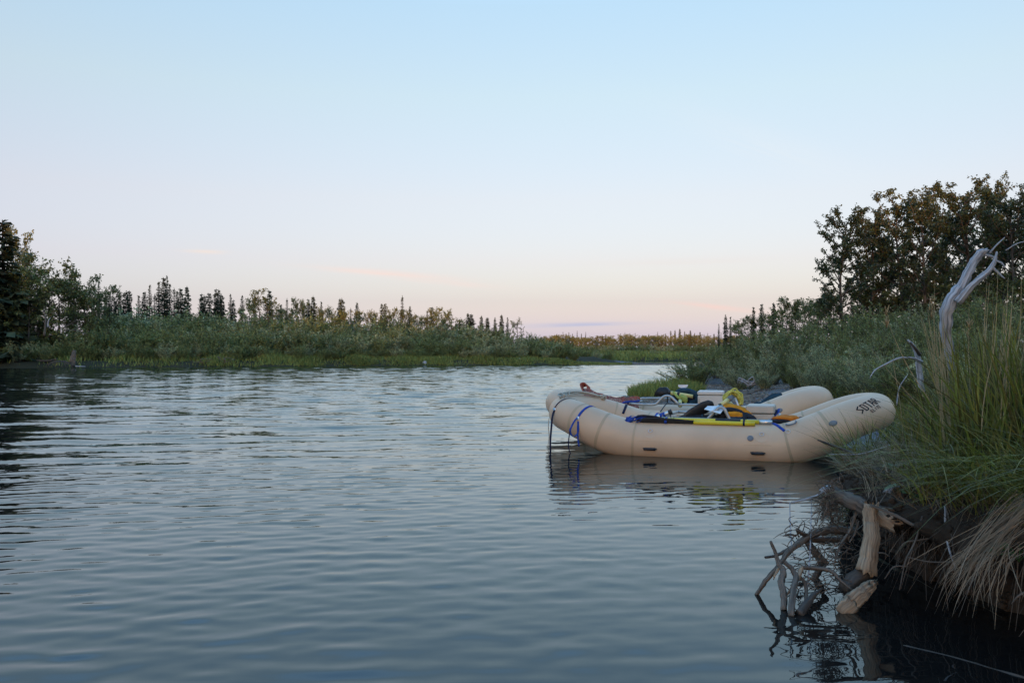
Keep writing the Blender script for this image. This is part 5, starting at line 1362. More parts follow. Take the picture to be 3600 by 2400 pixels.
# blades drooping over the lip of the undercut
n = 1300
y = g.uniform(2.3, 4.6, n); i_ = np.interp(y, bank_pts[:, 1], np.arange(len(bank_pts))); xb = np.interp(i_, np.arange(len(bank_pts)), bank_pts[:, 0])
o = g.uniform(-.15, .24, n); zb = np.interp(y, [2, 4.5, 6], [.66, .56, .46]) * np.interp(o, [-.15, .1, .24], [1.04, 1.0, .9])
P1b = blades(np.stack([xb - o, y, zb - .02], 1), g.uniform(.15, .62, n), g.uniform(.004, .010, n), g.uniform(.0, .8, n), g.uniform(.5, 1.6, n), g, 7, pi + g.normal(0, 1.1, n) + .25)
P1b[..., 2] = np.maximum(P1b[..., 2], .02)
stuff_obj('bank_grass', blade_mesh('bank_grass', [P1, P1b], M['grass']))
# dry grass mixed in
n = 9000
x, y, d = bank_xy(g, n, -.15, 2.2); x, y, d = x[:n], y[:n], d[:n]; keep = ~((y > 5.2) & (d < .15)); x, y, d = x[keep], y[keep], d[keep]; n = len(x); z = bank_z(x, y)
P2 = blades(np.stack([x, y, z - .02], 1), g.uniform(.25, 1.05, n) * np.interp(y, [2, 6, 9], [1.1, .85, .45]) * np.interp(d, [0, .3, .8], [.25, .4, 1]), g.uniform(.003, .008, n), g.uniform(.0, .5, n), g.uniform(0, .6, n), g, 5)
# matted short dead grass over the lip
n = 4200; y = 2.3 + 5.9 * g.uniform(0, 1, n) ** 2.4; i_ = np.interp(y, bank_pts[:, 1], np.arange(len(bank_pts))); xb = np.interp(i_, np.arange(len(bank_pts)), bank_pts[:, 0])
o = g.uniform(-.35, .27, n); o = np.where(o > 0, o * np.interp(y, [4.5, 5.1, 9], [1.0, .35, .3]), o); zb = np.interp(y, [2, 4.5, 6, 7.4, 8.6], [.66, .56, .46, .24, .12]) * np.interp(o, [-.35, .1, .2, .27], [1.05, 1.0, .92, .82])
P3 = blades(np.stack([xb - o, y, zb - .015], 1), g.uniform(.06, .26, n), g.uniform(.003, .007, n), g.uniform(.2, 1.2, n), g.uniform(.2, 1.3, n), g, 5)
P3[..., 2] = np.maximum(P3[..., 2], .015)
stuff_obj('dry_grass', blade_mesh('dry_grass', [P2], M['straw_grey']))
stuff_obj('matted_grass', blade_mesh('matted_grass', [P3], M['straw_brown']))
# straw and fibres hanging from the lip of the bank
n = 700
y = g.uniform(2.4, 5.0, n); i = np.interp(y, bank_pts[:, 1], np.arange(len(bank_pts))); xb = np.interp(i, np.arange(len(bank_pts)), bank_pts[:, 0])
o = g.uniform(.02, .26, n); zb = np.interp(y, [2, 4.5, 6, 7], [.62, .52, .42, .25])
t = np.linspace(0, 1, 6); L = g.uniform(.10, .42, n)
base = np.stack([xb - o, y, zb * g.uniform(.75, 1.05, n)], 1)
sw = g.normal(0, .35, (n, 2)) + np.array([-.25, 0])
p = base[:, None, :] + np.stack([sw[:, :1] * L[:, None] * t ** 1.2, sw[:, 1:] * L[:, None] * t, -L[:, None] * (t - .25 * np.sin(pi * t) * g.uniform(0, 1, (n, 1)))], 2)
p[:, :, 2] = np.maximum(p[:, :, 2], .012)
fa = g.uniform(0, 6.28, n); s = np.stack([np.cos(fa), np.sin(fa), np.zeros(n)], 1) * (g.uniform(.0016, .0036, n))[:, None]
w = np.interp(t, [0, .6, 1], [1, .8, .2])[None, :, None] * s[:, None, :]
stuff_obj('hanging_roots', blade_mesh('hanging_roots', [np.stack([p - w, p + w], 2)], M['root']))
# straw fan tumbling down the bank, lower right
def strands(name, n, ctrl, spread, w, mat, g, jitter_end=2.5):
    """n ribbons following control points with growing scatter"""
    c = smooth_path(ctrl, per=4); m = len(c); t = np.linspace(0, 1, m)
    off = g.normal(0, 1, (n, 3)) * spread; e = g.normal(0, 1, (n, 3)) * spread * jitter_end
    wob = g.uniform(0, 6.28, (n, 1)); cut = g.uniform(.72, 1.0, n); st = g.uniform(0, .35, n)
    tt = st[:, None] + (cut - st)[:, None] * t[None, :]
    p = np.stack([np.interp(tt, t, c[:, k]) for k in range(3)], 2)
    p = p + off[:, None, :] * (1 - tt)[:, :, None] + e[:, None, :] * (tt ** 1.5)[:, :, None] * .6
    p[:, :, 0] += .012 * np.sin(7 * tt + wob); p[:, :, 2] = np.maximum(p[:, :, 2] + .008 * np.sin(9 * tt + 2 * wob), .006)
    fa = g.uniform(0, 6.28, n); s = np.stack([np.cos(fa), .4 * np.sin(fa), np.sin(fa)], 1) * (w * g.uniform(.6, 1.2, n))[:, None]
    ww = np.interp(t, [0, .7, 1], [1, .8, .15])[None, :, None] * s[:, None, :]
    return blade_mesh(name, [np.stack([p - ww, p + ww], 2)], mat)
def c3(x, y, D): return P(2600 + x / 2.178, 1680 + y / 2.178, D)
stuff_obj('fallen_straw', strands('fallen_straw', 70, [c3(2330, 60, 3.75), c3(2150, 200, 3.7), c3(1960, 400, 3.65), c3(1780, 590, 3.6), c3(1660, 760, 3.56), c3(1590, 960, 3.52)], np.array([.045, .06, .03]), .0022, M['straw_grey'], g, 2.8))
stuff_obj('fallen_straw', strands('fallen_straw', 55, [c3(2250, 330, 3.7), c3(2060, 480, 3.65), c3(1930, 640, 3.6), c3(1840, 800, 3.58), c3(1800, 930, 3.55)], np.array([.05, .05, .035]), .0022, M['straw_grey'], g, 3.2))
# ---- tall dry stalks: every stalk its own thing
def stalk(pts, D, w, label, group, seed=0, mat='straw'):
    q = [P(px * 1.5306, py * 1.5306, D + .05 * k) for k, (px, py) in enumerate(pts)]
    zg = float(bank_z(np.array([q[0][0]]), np.array([q[0][1]]))[0])
    if q[0][2] > zg + .06: q.insert(0, np.array([q[0][0] + .03, q[0][1], zg - .02]))
    p = smooth_path(q, per=5); n = len(p)
    mb = MB(); mb.tube(p, np.interp(np.linspace(0, 1, n), [0, .7, 1], [w, w * .8, w * .25]), 5)
    r = mb.build('grass_stalk', M[mat], None, base=p[0]); tag(r, label, 'dry stalk', group)
    return r
gs = np.random.default_rng(31)
for k in range(15):
    bx_ = 2174 + gs.normal(0, 16); tx = 2148 + gs.normal(0, 24); ty = 705 + gs.uniform(-18, 60)
    stalk([(bx_, 1000 + gs.uniform(-30, 40)), ((bx_ * .6 + tx * .4), 880), ((bx_ * .25 + tx * .75) + gs.normal(0, 2), 790), (tx, ty)], 5.3 + gs.uniform(-.2, .3), .0031, 'straight straw stalk in the bundle below the grey snag', 'stalk bundle below the snag')
for k in range(17):
    bx_ = 2290 + gs.normal(0, 22); tx = bx_ + 28 + gs.normal(0, 14); ty = 640 + gs.uniform(-25, 120)
    stalk([(bx_, 1040 + gs.uniform(-60, 60)), (bx_ + 8, 900), (tx - 8, 790), (tx, ty)], 4.75 + gs.uniform(-.25, .35), .0031, 'upright straw stalk in the stand at the right edge', 'stalk stand at the right edge')
for k, (a, b, c_, lab) in enumerate([((2190, 1010), (2090, 850), (2030, 715), 'long straw stalk leaning left across the willows to a seed head'),
        ((2260, 1085), (2110, 930), (2000, 800), 'long straw stalk leaning far left above the raft stern'),
        ((2215, 1000), (2228, 880), (2226, 700), 'single upright straw stalk right of the bundle'),
        ((2246, 1080), (2270, 890), (2262, 690), 'slightly bowed straw stalk between bundle and right stand'),
        ((2330, 1180), (2190, 1030), (2120, 940), 'low slanting stalk across the grass of the near bank'),
        ((2310, 1200), (2160, 1010), (2080, 900), 'thin slanting stalk crossing the bank grass to the raft'),
        ((2200, 1200), (2260, 1080), (2300, 965), 'bent straw stalk rising to a sharp fold in the grass'),
        ((2318, 1080), (2308, 1010), (2300, 965), 'broken stalk end falling from the sharp fold'),
        ((2165, 990), (2150, 860), (2147, 640), 'thin stalk rising highest beside the snag'),
        ((2075, 1010), (2060, 880), (2052, 800), 'green-grey stalk standing before the raft stern')]):
    stalk([a, ((a[0] + b[0]) / 2 + 2, (a[1] + b[1]) / 2), b, ((b[0] + c_[0]) / 2 - 3, (b[1] + c_[1]) / 2), c_], 5.2 + .12 * k, .0031, lab, None)
# seed heads on the leaning stalks
for px, py, D, lab in [(2037, 728, 5.45, 'feathery seed head at the tip of the leaning stalk'), (2140, 705, 5.5, 'feathery seed head above the stalk bundle'), (2224, 760, 5.5, 'pale seed head on the single upright stalk')]:
    mb = MB(); c = P(px * 1.5306, py * 1.5306, D)
    for k in range(26):
        q = c + np.array([gs.normal(0, .006), gs.normal(0, .006), gs.uniform(-.08, .06)]); mb.ribbon([q, q + np.array([gs.normal(0, .010), gs.normal(0, .008), .028])], .004, [1, .2, 0], .001)
    thing_from('seed_head', M['straw'], mb, lab, 'seed head')
# ---- sedge tuft before the raft stern, and grass on the low ground behind the rafts
def tuft(name, cx, cy, n, r, h, label, mat='grass', w=(.005, .010)):
    a = g.uniform(0, 6.28, n); rr = r * np.sqrt(g.uniform(0, 1, n)); x = cx + rr * np.cos(a); y = cy + rr * np.sin(a); z = hgt(x, y)
    V = blades(np.stack([x, y, z - .02], 1), h * g.uniform(.5, 1.1, n), g.uniform(*w, n), g.uniform(.05, .5, n), g.uniform(.1, .8, n), g, 6)
    o = mobj(name, blade_mesh(name, [V], M[mat])); tag(o, label, 'grass tuft'); return o
t0 = P(3060, 1600, 8.35)
tuft('sedge_tuft', t0[0], 8.35, 420, .22, .75, 'long-bladed sedge tuft in front of the raft stern lettering')
tuft('sedge_tuft', t0[0] + .55, 8.2, 380, .28, .55, 'dense low sedge tuft right of the raft stern')
n = 16000; x = g.uniform(4.7, 13, n * 3); y = g.uniform(9.2, 21, n * 3); sd = sdist(x, y)
k = (sd > np.interp(y, [9, 12, 15, 21], [.15, .6, 2.0, 4.2])); x, y = x[k][:n], y[k][:n]; n = len(x)
V = blades(np.stack([x, y, hgt(x, y) - .02], 1), g.uniform(.15, .55, n), g.uniform(.010, .020, n), g.uniform(.05, .5, n), g.uniform(.1, .7, n), g, 4)
stuff_obj('meadow_grass', blade_mesh('meadow_grass', [V], M['grass']))
# green grass tuft on the point of the gravel bar
n = 5200; a = g.uniform(0, 6.28, n); rr = np.sqrt(g.uniform(0, 1, n)); x = 4.35 + 1.05 * rr * np.cos(a); y = 24.2 + 1.5 * rr * np.sin(a)
k = sdist(x, y) > .05; x, y, rr = x[k], y[k], rr[k]; n = len(x)
V = blades(np.stack([x, y, hgt(x, y) - .02], 1), g.uniform(.25, .62, n) * (1.1 - .5 * rr), g.uniform(.012, .022, n), g.uniform(.05, .4, n), g.uniform(.05, .4, n), g, 4)
tag(mobj('grass_clump', blade_mesh('grass_clump', [V], M['grass_far'])), 'bright green grass clump on the point of the gravel bar', 'grass clump')
# pebbles on the gravel bar
def stones(name, x, y, r, g):
    n = len(x); ico = [(0, 0, 1), (.89, 0, .45), (.28, .85, .45), (-.72, .53, .45), (-.72, -.53, .45), (.28, -.85, .45), (.72, .53, -.45), (-.28, .85, -.45), (-.89, 0, -.45), (-.28, -.85, -.45), (.72, -.53, -.45)]
    tri = [(0, 1, 2), (0, 2, 3), (0, 3, 4), (0, 4, 5), (0, 5, 1), (1, 6, 2), (2, 7, 3), (3, 8, 4), (4, 9, 5), (5, 10, 1), (2, 6, 7), (3, 7, 8), (4, 8, 9), (5, 9, 10), (1, 10, 6)]
    ic = np.array(ico); sc = r[:, None] * g.uniform(.6, 1.2, (n, 3)) * np.array([1, 1, .6])
    a = g.uniform(0, 6.28, n); V = ic[None] * sc[:, None, :] * g.uniform(.85, 1.15, (n, 11, 1))
    X = V[:, :, 0] * np.cos(a)[:, None] - V[:, :, 1] * np.sin(a)[:, None]; Y = V[:, :, 0] * np.sin(a)[:, None] + V[:, :, 1] * np.cos(a)[:, None]
    V = np.stack([X + x[:, None], Y + y[:, None], V[:, :, 2] + (hgt(x, y) + r * .1)[:, None]], 2)
    F = np.array(tri)[None] + (np.arange(n) * 11)[:, None, None]
    me = bpy.data.meshes.new(name); vv = V.reshape(-1, 3).astype('f'); ff = F.reshape(-1).astype('i')
    me.vertices.add(len(vv)); me.vertices.foreach_set('co', vv.ravel()); me.loops.add(len(ff)); me.loops.foreach_set('vertex_index', ff)
    me.polygons.add(len(ff) // 3); me.polygons.foreach_set('loop_start', np.arange(0, len(ff), 3, dtype='i')); me.materials.append(M['stone']); me.update(calc_edges=True)
    return me
n = 16000; x = g.uniform(2.8, 11, n * 3); y = g.uniform(13.5, 31, n * 3); sd = sdist(x, y); k = (sd > .02) & (sd < 5.0); x, y = x[k][:n], y[k][:n]
stuff_obj('gravel_stones', stones('gravel_stones', x, y, .018 + .05 * g.uniform(0, 1, len(x)) ** 3, g))
n = 5000; x = g.uniform(8, 18, n * 4); y = g.uniform(80, 92, n * 4); sd = sdist(x, y); k = (sd > .05) & (sd < 5); x, y = x[k][:n], y[k][:n]
stuff_obj('gravel_stones', stones('gravel_stones', x, y, .03 + .05 * g.uniform(0, 1, len(x)) ** 3, g))
# clods of soil on the cut face of the near bank
def clods(name, P_, r, g, mat):
    me = stones(name, P_[:, 0], P_[:, 1], r, g); n = len(r)
    co = np.empty(len(me.vertices) * 3, 'f'); me.vertices.foreach_get('co', co); co = co.reshape(n, 11, 3)
    co[:, :, 2] += (P_[:, 2] - hgt(P_[:, 0], P_[:, 1]) - r * .1)[:, None].astype('f'); me.vertices.foreach_set('co', co.ravel()); me.materials.clear(); me.materials.append(mat); me.update(); return me
n = 2600; ii = g.integers(10, len(bank_pts) - 12, n); jj = g.integers(3, 10, n); fj = g.uniform(0, 1, n)
Pc = np.stack([Q_[ii, jj] * (1 - fj) + Q_[ii, np.minimum(jj + 1, len(prof) - 1)] * fj for Q_ in (BX, BY, BZ)], 1) + g.normal(0, .012, (n, 3))
Pc = Pc[Pc[:, 2] > .0]
stuff_obj('soil_clods', clods('soil_clods', Pc, .006 + .03 * g.uniform(0, 1, len(Pc)) ** 2.5, g, M['soil']))
# ---- grass along the far shore
n = 42000; k_ = g.uniform(-.66, .14, n); ys = np.arange(58, 100, .25)
px_s = np.linspace(-.66, .16, 120); y_sh = np.array([ys[np.argmax(sdist(q * ys, ys) > .0)] for q in px_s])
y0 = np.interp(k_, px_s, y_sh); dd = 3.6 * g.uniform(0, 1, n) ** 1.3 + .05; y = y0 + dd; x = k_ * y
pat = .5 + .5 * np.sin(.55 * x + 1.3) * np.sin(.23 * x + .9 * y) + .25 * np.sin(1.7 * x)
kp = g.uniform(0, 1, n) < np.interp(k_, [-.6, -.5, -.38, -.28, -.1, .14], [.0, .12, .35, .75, 1, 1]) * np.clip(.35 + pat, 0, 1)
k_, y0, dd, y, x, pat = k_[kp], y0[kp], dd[kp], y[kp], x[kp], pat[kp]; n = len(x)
hh = np.interp(k_, [-.6, -.3, 0, .05, .12], [.75, .75, .6, .4, .25]) * g.uniform(.5, 1.15, n) * np.interp(dd, [0, .4, 2], [.4, .75, 1]) * (.6 + .55 * np.clip(pat, 0, 1))
V = blades(np.stack([x, y, hgt(x, y) - .03], 1), hh, g.uniform(.035, .07, n), g.uniform(.05, .4, n), g.uniform(.05, .4, n), g, 3)
stuff_obj('shore_grass', blade_mesh('shore_grass', [V], M['grass_far']))

# grass on the shore behind the back channel
n = 9000; x = g.uniform(6, 48, n * 3); y = g.uniform(104, 132, n * 3); sd = sdist(x, y); k = (sd > .05) & (sd < 14) & (y > 55 + .9 * x); x, y, sd = x[k][:n], y[k][:n], sd[k][:n]; n = len(x)
V = blades(np.stack([x, y, hgt(x, y) - .03], 1), g.uniform(.3, .9, n), g.uniform(.06, .12, n), g.uniform(.05, .4, n), g.uniform(.05, .4, n), g, 3)
stuff_obj('shore_grass', blade_mesh('shore_grass', [V], M['grass_far']))
# ================================================================== driftwood
M['drift'] = material('weathered_grey_wood', (.20, .20, .205), .8, .2, coords='UV', stretch=(26, 2.2, 1), vscale=3.0, color2=(.50, .50, .505), bump=.006, bscale=4.0, contrast=(.35, .65))
M['driftbrown'] = material('split_tan_wood', (.16, .115, .075), .85, .15, coords='UV', stretch=(34, 2.0, 1), vscale=3.0, color2=(.40, .315, .215), bump=.007, bscale=4.0, contrast=(.3, .62))
M['driftdark'] = material('wet_dark_wood', (.035, .027, .020), .6, .35, coords='UV', stretch=(24, 2.0, 1), vscale=3.0, color2=(.095, .075, .055), bump=.005, bscale=4.0)
M['driftgreybrown'] = material('grey_brown_root', (.055, .044, .034), .8, .2, coords='UV', stretch=(24, 2.0, 1), vscale=3.0, color2=(.20, .17, .135), bump=.005, bscale=4.0)
gd = np.random.default_rng(77)
def wood(path, r, mat, name, parent=None, sides=12, ridge=.14, jag=0.0, per=5, flat=1.0):
    p = smooth_path(path, per=per); rr = np.interp(np.linspace(0, 1, len(p)), np.linspace(0, 1, len(np.atleast_1d(r))), np.atleast_1d(r))
    p = p + gd.normal(0, 1, p.shape) * (rr * .07)[:, None]
    mb = MB(); mb.tube(p, rr, sides, ridge=ridge, jag=jag, rng=gd, flat=flat); return mb.build(name, M[mat], parent)
# grey forked snag (displayed coordinates of the photograph, depth about 6 m)
def d1(x, y, D): return P(x * 1.5306, y * 1.5306, D)
root = empty('forked_snag', d1(2185, 860, 6.3), 'bleached grey forked snag leaning up out of the near bank grass', 'driftwood')
wood([d1(2195, 870, 6.35), d1(2180, 800, 6.3), d1(2172, 745, 6.25), d1(2180, 700, 6.2), d1(2205, 660, 6.2)], [.022, .028, .036, .039, .034], 'drift', 'trunk', root, 26, .26)
wood([d1(2194, 690, 6.22), d1(2215, 645, 6.2), d1(2235, 605, 6.2), d1(2252, 582, 6.2), d1(2268, 574, 6.2)], [.033, .029, .026, .024, .014], 'drift', 'fork_arm', root, 22, .26, .015)
wood([d1(2200, 695, 6.15), d1(2232, 655, 6.1), d1(2262, 630, 6.1), d1(2282, 606, 6.1), d1(2290, 578, 6.1)], [.026, .021, .018, .014, .005], 'drift', 'fork_arm', root, 20, .24)
wood([d1(2272, 582, 6.2), d1(2290, 562, 6.2), d1(2308, 545, 6.2)], [.008, .006, .003], 'drift', 'twig', root, 6)
wood([d1(2286, 598, 6.1), d1(2300, 604, 6.1), d1(2310, 616, 6.1)], [.010, .008, .004], 'drift', 'twig', root, 6)
wood([d1(2280, 615, 6.1), d1(2296, 630, 6.1), d1(2308, 640, 6.1)], [.012, .008, .004], 'drift', 'twig', root, 6)
wood([d1(2262, 585, 6.2), d1(2280, 590, 6.2), d1(2290, 602, 6.2)], [.012, .010, .005], 'drift', 'twig', root, 6)
wood([d1(2310, 575, 6.3), d1(2335, 560, 6.3), d1(2365, 552, 6.3)], [.004, .004, .003], 'drift', 'twig', root, 6)
root = empty('dead_branch', d1(2112, 880, 6.8), 'grey dead trunk with a long arched twig reaching left over the raft', 'driftwood')
wood([d1(2118, 900, 6.8), d1(2112, 860, 6.8), d1(2108, 820, 6.8), d1(2098, 795, 6.8), d1(2085, 780, 6.8)], [.020, .022, .020, .014, .007], 'drift', 'trunk', root, 10)
wood([d1(2118, 830, 6.75), d1(2095, 822, 6.7), d1(2065, 822, 6.7), d1(2035, 836, 6.7), d1(2010, 850, 6.7), d1(1998, 868, 6.7)], [.010, .009, .008, .007, .006, .003], 'drift', 'twig', root, 6)
wood([d1(2112, 815, 6.75), d1(2102, 800, 6.7), d1(2090, 786, 6.7)], [.016, .012, .008], 'driftdark', 'twig', root, 6)
wood([d1(2060, 930, 6.6), d1(2066, 890, 6.6), d1(2085, 860, 6.6)], [.006, .005, .003], 'drift', 'twig', root, 6)
for pts, lab in [([(1878, 1010), (1905, 1020), (1935, 1032), (1960, 1042)], 'dark stick jutting over the raft side from the bank'), ]:
    p = [d1(x, y, 7.6) for x, y in pts]; o = wood(p, [.006, .010, .012, .014], 'driftdark', 'stick', None, 8); tag(o, lab, 'stick')
o = wood([d1(1905, 1043, 7.5), d1(1975, 1042, 7.4), d1(2050, 1020, 7.3)], [.003, .004, .005], 'drift', 'stick'); tag(o, 'thin pale curved twig below the dark stick by the raft', 'stick')
# broken post, logs and chunk at the undercut bank
o = wood([c3(1012, 205, 4.5), c3(1005, 300, 4.5), c3(1012, 400, 4.48), c3(1000, 550, 4.45), c3(962, 722, 4.42)], [.034, .035, .037, .040, .048], 'driftbrown', 'broken_post', None, 26, .16, .022, flat=.75); tag(o, 'upright split tan post of driftwood against the undercut bank', 'driftwood')
root = empty('bank_log', c3(840, 170, 4.65), 'weathered log lying across the bank top above the post, with a rooty left end', 'driftwood')
wood([c3(690, 95, 4.75), c3(780, 140, 4.7), c3(880, 190, 4.62), c3(985, 235, 4.56)], [.028, .036, .040, .036], 'driftgreybrown', 'log', root, 16, .2, .02)
wood([c3(640, 120, 4.78), c3(670, 100, 4.76), c3(720, 95, 4.75)], [.022, .026, .022], 'drift', 'knob', root, 12, .3)
wood([c3(690, 100, 4.76), c3(600, 135, 4.8), c3(500, 165, 4.85), c3(400, 185, 4.9)], [.010, .009, .007, .005], 'drift', 'twig', root, 7)
o = wood([c3(1065, 275, 4.58), c3(1140, 320, 4.52), c3(1225, 375, 4.48)], [.040, .044, .036], 'driftbrown', 'rotten_log', None, 16, .2, .03); tag(o, 'short rotten brown log end right of the post', 'driftwood')
o = wood([c3(800, 850, 4.42), c3(880, 790, 4.44), c3(980, 720, 4.46)], [.034, .042, .040], 'driftdark', 'sunken_log', None, 14, .12); tag(o, 'dark wet log behind the foot of the post', 'driftwood')
o = wood([c3(790, 1015, 4.27), c3(850, 960, 4.28), c3(930, 890, 4.30), c3(1000, 825, 4.33), c3(1045, 795, 4.35)], [.044, .048, .042, .034, .012], 'driftbrown', 'driftwood_chunk', None, 16, .22, .03, flat=.7); tag(o, 'pale split chunk of driftwood slanting out of the water', 'driftwood')
o = wood([c3(1130, 120, 4.9), c3(1180, 80, 4.95), c3(1230, 60, 5.0)], [.022, .026, .02], 'drift', 'log_end', None, 12, .2, .01); tag(o, 'small blue-grey log end poking from the bank grass', 'driftwood')
# root tangle in the water
root = empty('root_tangle', c3(400, 900, 4.45), 'tangle of grey-brown roots standing in the water left of the post', 'driftwood')
T = [([(130, 895, 4.57), (200, 790, 4.55), (300, 670, 4.55), (380, 560, 4.6), (470, 490, 4.65), (560, 430, 4.7), (700, 395, 4.75), (890, 405, 4.75)], [.012, .013, .014, .016, .018, .022, .024, .024], 'driftgreybrown'),
     ([(197, 606, 4.6), (280, 590, 4.6), (370, 545, 4.62), (430, 510, 4.64), (520, 460, 4.68)], [.008, .009, .012, .015, .017], 'driftdark'),
     ([(240, 487, 4.5), (275, 570, 4.5), (305, 660, 4.48), (335, 705, 4.46), (318, 790, 4.42), (335, 870, 4.37), (342, 1010, 4.30)], [.009, .011, .015, .019, .021, .020, .020], 'driftgreybrown'),
     ([(345, 640, 4.5), (400, 690, 4.48), (432, 760, 4.44), (412, 850, 4.36), (395, 1055, 4.20)], [.013, .013, .015, .017, .016], 'driftgreybrown'),
     ([(480, 680, 4.5), (450, 760, 4.47), (410, 830, 4.42), (350, 910, 4.38)], [.015, .014, .010, .005], 'driftbrown'),
     ([(478, 680, 4.5), (590, 688, 4.48), (700, 708, 4.45), (765, 775, 4.42), (862, 852, 4.38)], [.013, .013, .012, .011, .006], 'driftgreybrown'),
     ([(455, 1045, 4.22), (510, 970, 4.28), (560, 905, 4.32), (632, 845, 4.36)], [.024, .022, .015, .005], 'driftdark'),
     ([(515, 480, 4.85), (570, 560, 4.85), (660, 660, 4.85)], [.018, .022, .022], 'driftgreybrown'),
     ([(440, 740, 4.5), (500, 800, 4.48), (512, 890, 4.44), (500, 960, 4.40)], [.012, .013, .011, .008], 'driftgreybrown'),
     ([(550, 470, 4.75), (690, 472, 4.75), (840, 462, 4.75)], [.018, .019, .016], 'driftdark'),
     ([(640, 655, 4.9), (590, 740, 4.9), (560, 790, 4.9)], [.022, .022, .02], 'driftdark'),
     ([(520, 440, 4.68), (470, 420, 4.66), (440, 390, 4.65), (452, 450, 4.66)], [.017, .016, .008, .004], 'driftdark'),
     ([(430, 440, 4.66), (380, 430, 4.66), (335, 442, 4.66)], [.007, .006, .003], 'driftdark'),
     ([(300, 690, 4.5), (270, 745, 4.48), (262, 772, 4.48)], [.010, .007, .003], 'driftbrown'),
     ([(385, 188, 4.9), (390, 400, 4.75), (400, 520, 4.65), (415, 605, 4.6)], [.003, .0035, .0035, .003], 'drift'),
     ([(550, 160, 4.85), (546, 380, 4.7), (540, 560, 4.6), (520, 840, 4.5)], [.002, .003, .0045, .004], 'drift'),
     ([(895, 255, 4.62), (850, 390, 4.6), (770, 520, 4.56), (725, 650, 4.52)], [.010, .009, .007, .004], 'driftgreybrown'),
     ([(910, 330, 4.6), (880, 430, 4.58), (840, 490, 4.56)], [.007, .006, .003], 'driftgreybrown')]
for pts, r, m in T: wood([c3(*q) for q in pts], np.array(r) * .86, m, 'root', root, 12, .24, .006)
mb = MB()
for k in range(260):
    x0, y0 = gd.uniform(380, 900), gd.uniform(330, 880); a = gd.uniform(0, 6.28); L = gd.uniform(40, 150); D = gd.uniform(4.5, 4.9)
    p = [c3(x0, y0, D), c3(x0 + cos(a) * L * .5 + gd.normal(0, 15), y0 + sin(a) * L * .5, D), c3(x0 + cos(a) * L, y0 + sin(a) * L * .9 + 20, D)]
    p = smooth_path(p, per=3); p[:, 2] = np.maximum(p[:, 2], .0); mb.tube(p, np.linspace(.0032, .0012, len(p)), 4)
mb.build('rootlets', M['root'], root, kind='stuff')
mb = MB()
for k in range(260):
    x0, y0 = gd.normal(690, 45), gd.normal(190, 90); a = gd.uniform(0, 6.28); L = gd.uniform(30, 110); D = gd.uniform(4.62, 4.85)
    p = smooth_path([c3(x0, y0, D), c3(x0 + cos(a) * L * .5 + gd.normal(0, 12), y0 + sin(a) * L * .5 + 6, D), c3(x0 + cos(a) * L, y0 + sin(a) * L + 22, D)], per=3); mb.tube(p, np.linspace(.0028, .001, len(p)), 4)
o = mb.build('fibrous_roots', M['root'], None); o['kind'] = 'stuff'
# long sticks across the bank face
for pts, r, m, lab in [([(1000, 205, 4.48), (1200, 290, 4.42), (1400, 395, 4.36), (1600, 460, 4.3), (1745, 492, 4.26)], [.007, .009, .009, .009, .007], 'driftgreybrown', 'long thin stick sloping right from the post across the dark bank'),
        ([(1050, 215, 4.6), (1250, 262, 4.6), (1480, 300, 4.6)], [.009, .012, .010], 'driftgreybrown', 'short stick above the long one under the grass'),
        ([(1400, 290, 4.4), (1350, 470, 4.34), (1270, 640, 4.3), (1225, 855, 4.24)], [.005, .0045, .004, .002], 'driftgreybrown', 'thin root hanging down before the dark undercut'),
        ([(1195, 585, 4.35), (1265, 495, 4.35), (1370, 475, 4.35), (1490, 455, 4.35)], [.002, .004, .004, .003], 'driftgreybrown', 'arched rootlet crossing the hanging root'),
        ([(1575, 215, 4.3), (1580, 420, 4.25), (1610, 560, 4.2), (1655, 690, 4.15)], [.005, .006, .005, .002], 'drift', 'pale crooked stick hanging left of the straw fan'),
        ([(1110, 770, 4.3), (1180, 680, 4.3), (1290, 675, 4.3)], [.002, .0035, .0025], 'driftgreybrown', 'small bent rootlet above the pale chunk'),
        ([(1290, 605, 4.3), (1460, 640, 4.25), (1690, 635, 4.2)], [.0025, .003, .002], 'driftgreybrown', 'fine root curving across the shade to the straw'),
        ([(1060, 570, 4.42), (1110, 575, 4.42), (1150, 600, 4.42)], [.004, .004, .002], 'driftgreybrown', 'tiny root beside the post'),
        ([(2085, 960, 3.55), (2130, 905, 3.5), (2190, 870, 3.5)], [.003, .004, .005], 'driftgreybrown', 'curved twig by the right edge over the dark water'),
        ([(1660, 445, 4.25), (1720, 475, 4.23), (1790, 505, 4.2)], [.009, .011, .008], 'driftgreybrown', 'thick stick end where the long stick meets the straw')]:
    o = wood([c3(*q) for q in pts], r, m, 'root_stick', None, 7, .1); tag(o, lab, 'stick')
# waterlogged pole lying at the surface
q0 = GW(3130, 2255); q1 = GW(3640, 2390); o = wood([q0 + [0, 0, -.016], q0 * .6 + q1 * .4 + [0, .03, -.0165], q1 + [0, 0, -.016]], [.013, .017, .0175], 'driftdark', 'waterlogged_pole', None, 10, .1); tag(o, 'waterlogged pole lying almost level with the dark water at lower right', 'driftwood')
